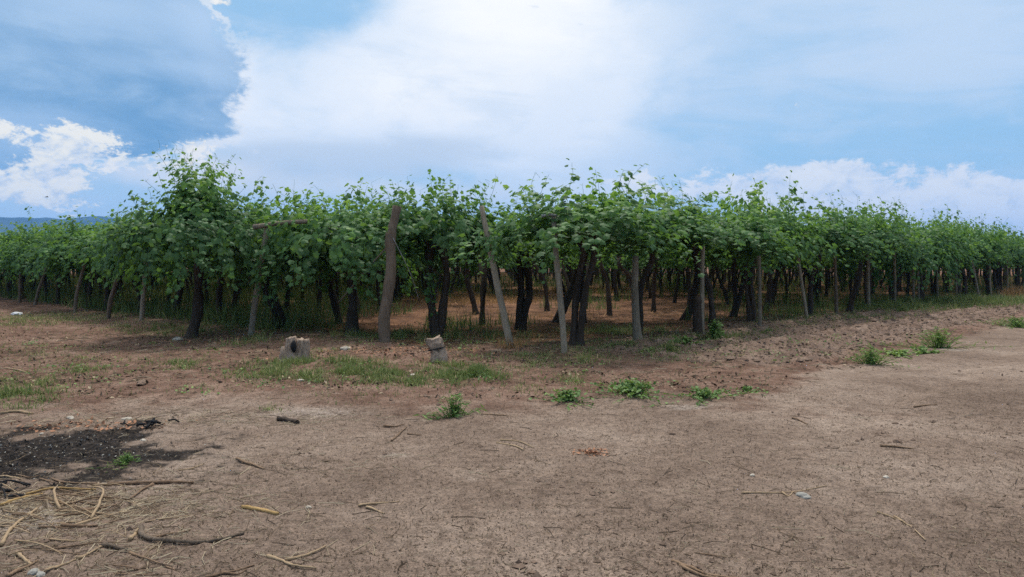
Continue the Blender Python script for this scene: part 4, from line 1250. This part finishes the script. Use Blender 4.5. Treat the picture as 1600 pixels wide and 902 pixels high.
def grass():
    r = np.random.default_rng(9)
    mb = MB()
    # photo patches: centre pixel, half-size in pixels, blades, height, tint
    patches = [(280, 571, 45, 8, 700, .10, .3), (18, 622, 48, 16, 1300, .15, .3), (440, 588, 60, 10, 1700, .14, .35), (555, 582, 60, 12, 2800, .15, .25), (735, 585, 42, 10, 2900, .17, .2),
               (650, 594, 60, 9, 2000, .13, .3), (470, 572, 50, 5, 700, .16, .3), (690, 572, 30, 5, 300, .14, .3), (130, 579, 30, 6, 500, .09, .35), (90, 497, 110, 7, 2600, .14, .5), (20, 505, 60, 8, 1200, .14, .55), (290, 517, 60, 7, 1500, .22, .25),
               (430, 641, 15, 5, 160, .06, .5), (1190, 526, 25, 4, 700, .16, .3), (1036, 553, 20, 6, 500, .14, .35), (860, 566, 40, 8, 700, .12, .4), (900, 590, 50, 8, 500, .10, .5),
               (700, 526, 90, 7, 2200, .24, .25), (960, 519, 60, 6, 1500, .25, .3), (1490, 477, 110, 5, 7000, .45, .2), (1400, 487, 60, 4, 2600, .4, .25), (1060, 538, 30, 5, 500, .13, .4),
               (500, 560, 40, 8, 400, .10, .45), (200, 512, 60, 6, 700, .12, .5), (60, 545, 60, 8, 350, .08, .6), (570, 530, 70, 6, 900, .2, .3), (390, 535, 30, 6, 500, .2, .4),
               (820, 605, 60, 8, 300, .08, .6), (330, 610, 40, 6, 120, .06, .6), (1250, 512, 60, 4, 700, .14, .4), (525, 625, 60, 8, 250, .07, .55), (1120, 560, 60, 10, 250, .08, .5), (1000, 548, 90, 5, 1500, .16, .4), (880, 562, 90, 5, 1200, .14, .45), (1110, 533, 60, 4, 1200, .18, .35), (1300, 502, 90, 4, 1800, .2, .35), (30, 600, 60, 12, 900, .12, .45), (100, 560, 90, 10, 700, .08, .55)]
    for px, py, sx, sy, n, h, t in patches:
        n = int(n * 2.0); h *= .58; sx *= 1.45; sy *= 1.35; t += .16
        ex, ey = r.normal(0, .5, n) * sx, r.normal(0, .5, n) * sy
        pts = np.array([gp(px + a, min(max(py + b_, 455), 900)) for a, b_ in zip(ex, ey)])
        x, y = pts[:, 0], pts[:, 1]
        cn = sstep(fbm(x, y, 2.0, 4, .65, ox=60), -.12, .38)
        keep = r.uniform(size=n) < (.20 if py > 500 else .6) + .94 * cn
        x, y, cn = x[keep], y[keep], cn[keep]; n = len(x)
        blades(mb, x, y, h * (.5 + .9 * cn) * r.uniform(.4, 1.4, n), r.uniform(.004, .009, n) * (1 + y / 14), np.abs(r.normal(.6, .45, n)), r.normal(t, .25, n), r)
    # sparse single blades everywhere off the track
    n = 6000; x = r.uniform(-14, 8, n); y = r.uniform(8, 16, n); keep = (road_mask(x, y) < .3) & (till_mask(x, y) < .4)
    x, y = x[keep], y[keep]; n = len(x)
    blades(mb, x, y, r.uniform(.03, .10, n), r.uniform(.004, .008, n), np.abs(r.normal(.5, .4, n)), r.normal(.5, .3, n), r)
    # green patches under the vines
    n = 90000; t = r.uniform(0, 1, n); y = 13 + 75 * t ** 1.5; x = r.uniform(-.8, .8, n) * y
    keep = (vine_in(x, y) > .2) & (fbm(x, y, .25, 3, ox=70) + .45 * (x < -4.5) - .35 * np.exp(-((x - 1) / 5) ** 2 - ((y - 21) / 8) ** 2) > .06)
    x, y = x[keep], y[keep]; n = len(x)
    blades(mb, x, y, r.uniform(.12, .45, n) * (1 + y / 80) * (1 + .15 * (x < -4.5)), r.uniform(.008, .016, n) * (1 + y / 25), np.abs(r.normal(.3, .25, n)), r.normal(.3, .2, n), r)
    tag(mb.build('grass', M_GRASS), 'short green and olive grass growing in patches', 'grass', kind='stuff')
    mb = MB()
    n = 60000; t = r.uniform(0, 1, n); y = 14 + 60 * t ** 1.4; x = r.uniform(-.8, .8, n) * y
    keep = (vine_in(x, y) > 1.6) & (fbm(x, y, .25, 3, ox=70) < .03) & (fbm(x, y, .5, 3, ox=75) > -.2) & (r.uniform(size=n) < .06 + .45 * np.exp(-((x - .6) / 5.0) ** 2 - ((y - 23) / 8) ** 2))
    x, y = x[keep], y[keep]; n = len(x)
    blades(mb, x, y, r.uniform(.06, .28, n), r.uniform(.006, .012, n) * (1 + y / 22), np.abs(r.normal(.9, .5, n)), r.normal(.5, .2, n), r)
    for px, py, sx, sy, n, h in ((800, 549, 14, 3, 160, .22), (940, 455, 120, 4, 2500, .3), (740, 470, 90, 6, 2500, .3), (1585, 464, 14, 3, 900, .5), (1040, 447, 60, 2, 800, .3)):
        pts = np.array([gp(px + a, max(py + b_, 440)) for a, b_ in zip(r.normal(0, .6, n) * sx, r.normal(0, .6, n) * sy)])
        blades(mb, pts[:, 0], pts[:, 1], h * r.uniform(.4, 1.2, n), r.uniform(.005, .010, n) * (1 + pts[:, 1] / 22), np.abs(r.normal(.6, .4, n)), r.normal(.55, .2, n), r)
    tag(mb.build('dry_grass', M_DRY), 'straw coloured dry grass on the ground under the vines', 'dry grass', kind='stuff')


grass()


# ------------------------------------------------------------------ weeds: each clump a plant
def weed(px, py, rad, h, n, leaf, tint, label, thin=False, group='leafy weeds on the bare earth'):
    rad *= 1.3 if py > 500 else 1
    n = int(n * 1.3)
    h *= .78 if py > 500 else 1
    g = ground3(px, py); mb = MB(); r = np.random.default_rng(px * 3 + py)
    PO, DI, NO, SZ = [], [], [], []
    for k in range(n):
        a = r.uniform(0, 6.28); q = rad * abs(r.normal(0, .6)) * (1 + .55 * math.sin(2 * a + px) + .3 * math.sin(3 * a + py)); hh = h * max(.25, 1 - .5 * (q / rad) ** 2) * r.uniform(.4, 1.3)
        b_ = np.array([q * .35 * math.cos(a), q * .35 * math.sin(a), 0]); t = np.array([q * math.cos(a), q * math.sin(a), hh])
        path = curve([b_ - [0, 0, .02], (b_ + t) / 2 + [0, 0, hh * .15], t], 6)
        v, f = tube(path, [.004, .0035, .003, .0025, .002, .0012], 3, cap=False); mb.add(v, f, .45)
        m_ = 5 if thin else 8
        s = np.linspace(.25, 1, m_)
        PO.append(curve([b_, (b_ + t) / 2 + [0, 0, hh * .15], t], m_)); al = r.uniform(0, 6.28, m_)
        DI.append(np.stack([np.cos(al), np.sin(al), r.uniform(-.1, 1.2 if thin else .6, m_)], -1)); NO.append(r.normal(0, .45, (m_, 3)) + [0, 0, 1])
        SZ.append(leaf * r.uniform(.6, 1.3, m_))
    pos, d, nn, sz = (np.concatenate(z) for z in (PO, DI, NO, SZ))
    T = OVAL * np.array([.45, 1.3, 1]) if thin else OVAL * np.array([1.3, 1, 1])
    place_leaves(mb, pos, d, nn, sz, np.clip(r.normal(tint, .2, len(pos)), 0, 1), T, np.array([[0, 1, 2, 3]]))
    return tag(mb.build('weed_plant', M_WEED, loc=g), label, 'weed', group)


weed(885, 626, .26, .13, 46, .042, .4, 'low leafy weed clump below the pale thin post')
weed(985, 618, .40, .17, 70, .045, .45, 'widest leafy weed clump right of centre')
weed(1100, 622, .32, .12, 46, .040, .35, 'leafy weed clump at the near edge of the tilled strip')
weed(1165, 610, .16, .07, 16, .035, .35, 'small weed right of the tilled strip clump')
weed(710, 650, .17, .22, 40, .065, .3, 'narrow upright grassy weed at the edge of the bare earth', True)
weed(200, 724, .10, .08, 40, .03, .3, 'small green weed beside the burnt patch', True)
weed(1360, 570, .27, .26, 75, .06, .75, 'bright green feathery weed, left of two on the strip edge', True)
weed(1466, 544, .36, .36, 90, .075, .75, 'bright green feathery weed, taller of two on the strip edge', True)
weed(1406, 556, .26, .10, 50, .05, .6, 'low flat weed between the two feathery weeds')
weed(1440, 553, .2, .12, 30, .05, .5, 'faded low weed just left of the taller feathery weed')
weed(1588, 511, .55, .24, 110, .08, .55, 'wide green weed patch at the right edge of the picture', True)
weed(1117, 535, .22, .42, 50, .07, .45, 'upright leafy weed right of the squat vine stub')
weed(1070, 547, .2, .14, 30, .05, .45, 'low weed left of the squat vine stub')
weed(640, 452, .8, .8, 80, .13, .6, 'yellow green bush under the vines left of the thick post')
weed(945, 440, .9, .9, 90, .14, .7, 'yellow green bush lit at the back of the vineyard')
weed(1060, 452, .8, .7, 80, .12, .6, 'green bush under the vines right of centre')
weed(720, 450, .9, .7, 80, .12, .55, 'green bush under the vines between the thick trunk and the leaning post')


def seedlings():
    r = np.random.default_rng(61); mb = MB()
    n = 420; x = r.uniform(-9, 7, n); y = r.uniform(7.6, 14, n)
    k = (road_mask(x, y) < .5) & (fbm(x, y, .6, 3, ox=81) > -.02); x, y = x[k], y[k]
    for cx_, cy_ in zip(x, y):
        m_ = int(r.integers(4, 22)); sp = r.uniform(.03, .13)
        px_, py_ = cx_ + r.normal(0, sp, m_), cy_ + r.normal(0, sp, m_)
        place_leaves(mb, np.stack([px_, py_, gz(px_, py_) + r.uniform(.005, .06, m_)], -1), r.normal(0, 1, (m_, 3)) + [0, 0, .3], r.normal(0, .5, (m_, 3)) + [0, 0, 1], r.uniform(.02, .05, m_), np.clip(r.normal(r.uniform(.1, .8), .15, m_), 0, 1), OVAL * np.array([r.uniform(.6, 1.4), 1, 1]), np.array([[0, 1, 2, 3]]))
    tag(mb.build('weed_seedlings', M_WEED), 'tiny low weeds sprinkled over the reddish earth', 'small weeds', kind='stuff')


seedlings()


# ------------------------------------------------------------------ birds
def bird(px, py, depth, s, rz, label):
    c0 = at(px, py, depth); mb = MB()
    v, f = tube(curve([(-.5, 0, 0), (-.25, 0, .02), (.1, 0, .04), (.35, 0, .03), (.5, 0, .0)], 10) * s, np.array([.02, .05, .09, .12, .13, .12, .11, .09, .08, .01]) * s, 10); mb.add(v, f)
    mb.add(np.array([(-.45, -.03, 0), (-.45, .03, 0), (-.85, .14, .0), (-.8, 0, .02), (-.85, -.14, 0)]) * s, [np.array([[0, 1, 2, 3]]), np.array([[0, 3, 4]])])
    o = mb.build('bird', M_BIRD, smooth=True, loc=c0)
    for sd in (-1, 1):
        w = MB()
        top = np.array([(.22, .06 * sd, .08), (.30, .45 * sd, .26), (.05, .95 * sd, .20), (-.25, 1.1 * sd, .12), (-.12, .55 * sd, .2), (-.15, .06 * sd, .07)]) * s
        bot = top - np.array([0, 0, .02]) * s
        k = 6
        w.add(np.concatenate([top, bot]), [np.array([[0, 1, 4, 5], [6, 11, 10, 7]]), np.array([[1, 2, 3, 4], [7, 10, 9, 8]]), np.array([[i, i + k, (i + 1) % k + k, (i + 1) % k] for i in range(k)])])
        w.build('wing', M_BIRD, o)
    o.rotation_euler = (R(12), 0, rz)
    return tag(o, label, 'bird')


bird(73, 308, 42, .17, R(15), 'dark bird flying left of the vineyard above the hills')
bird(1257, 265, 120, .14, R(160), 'tiny far bird against the white clouds on the right')
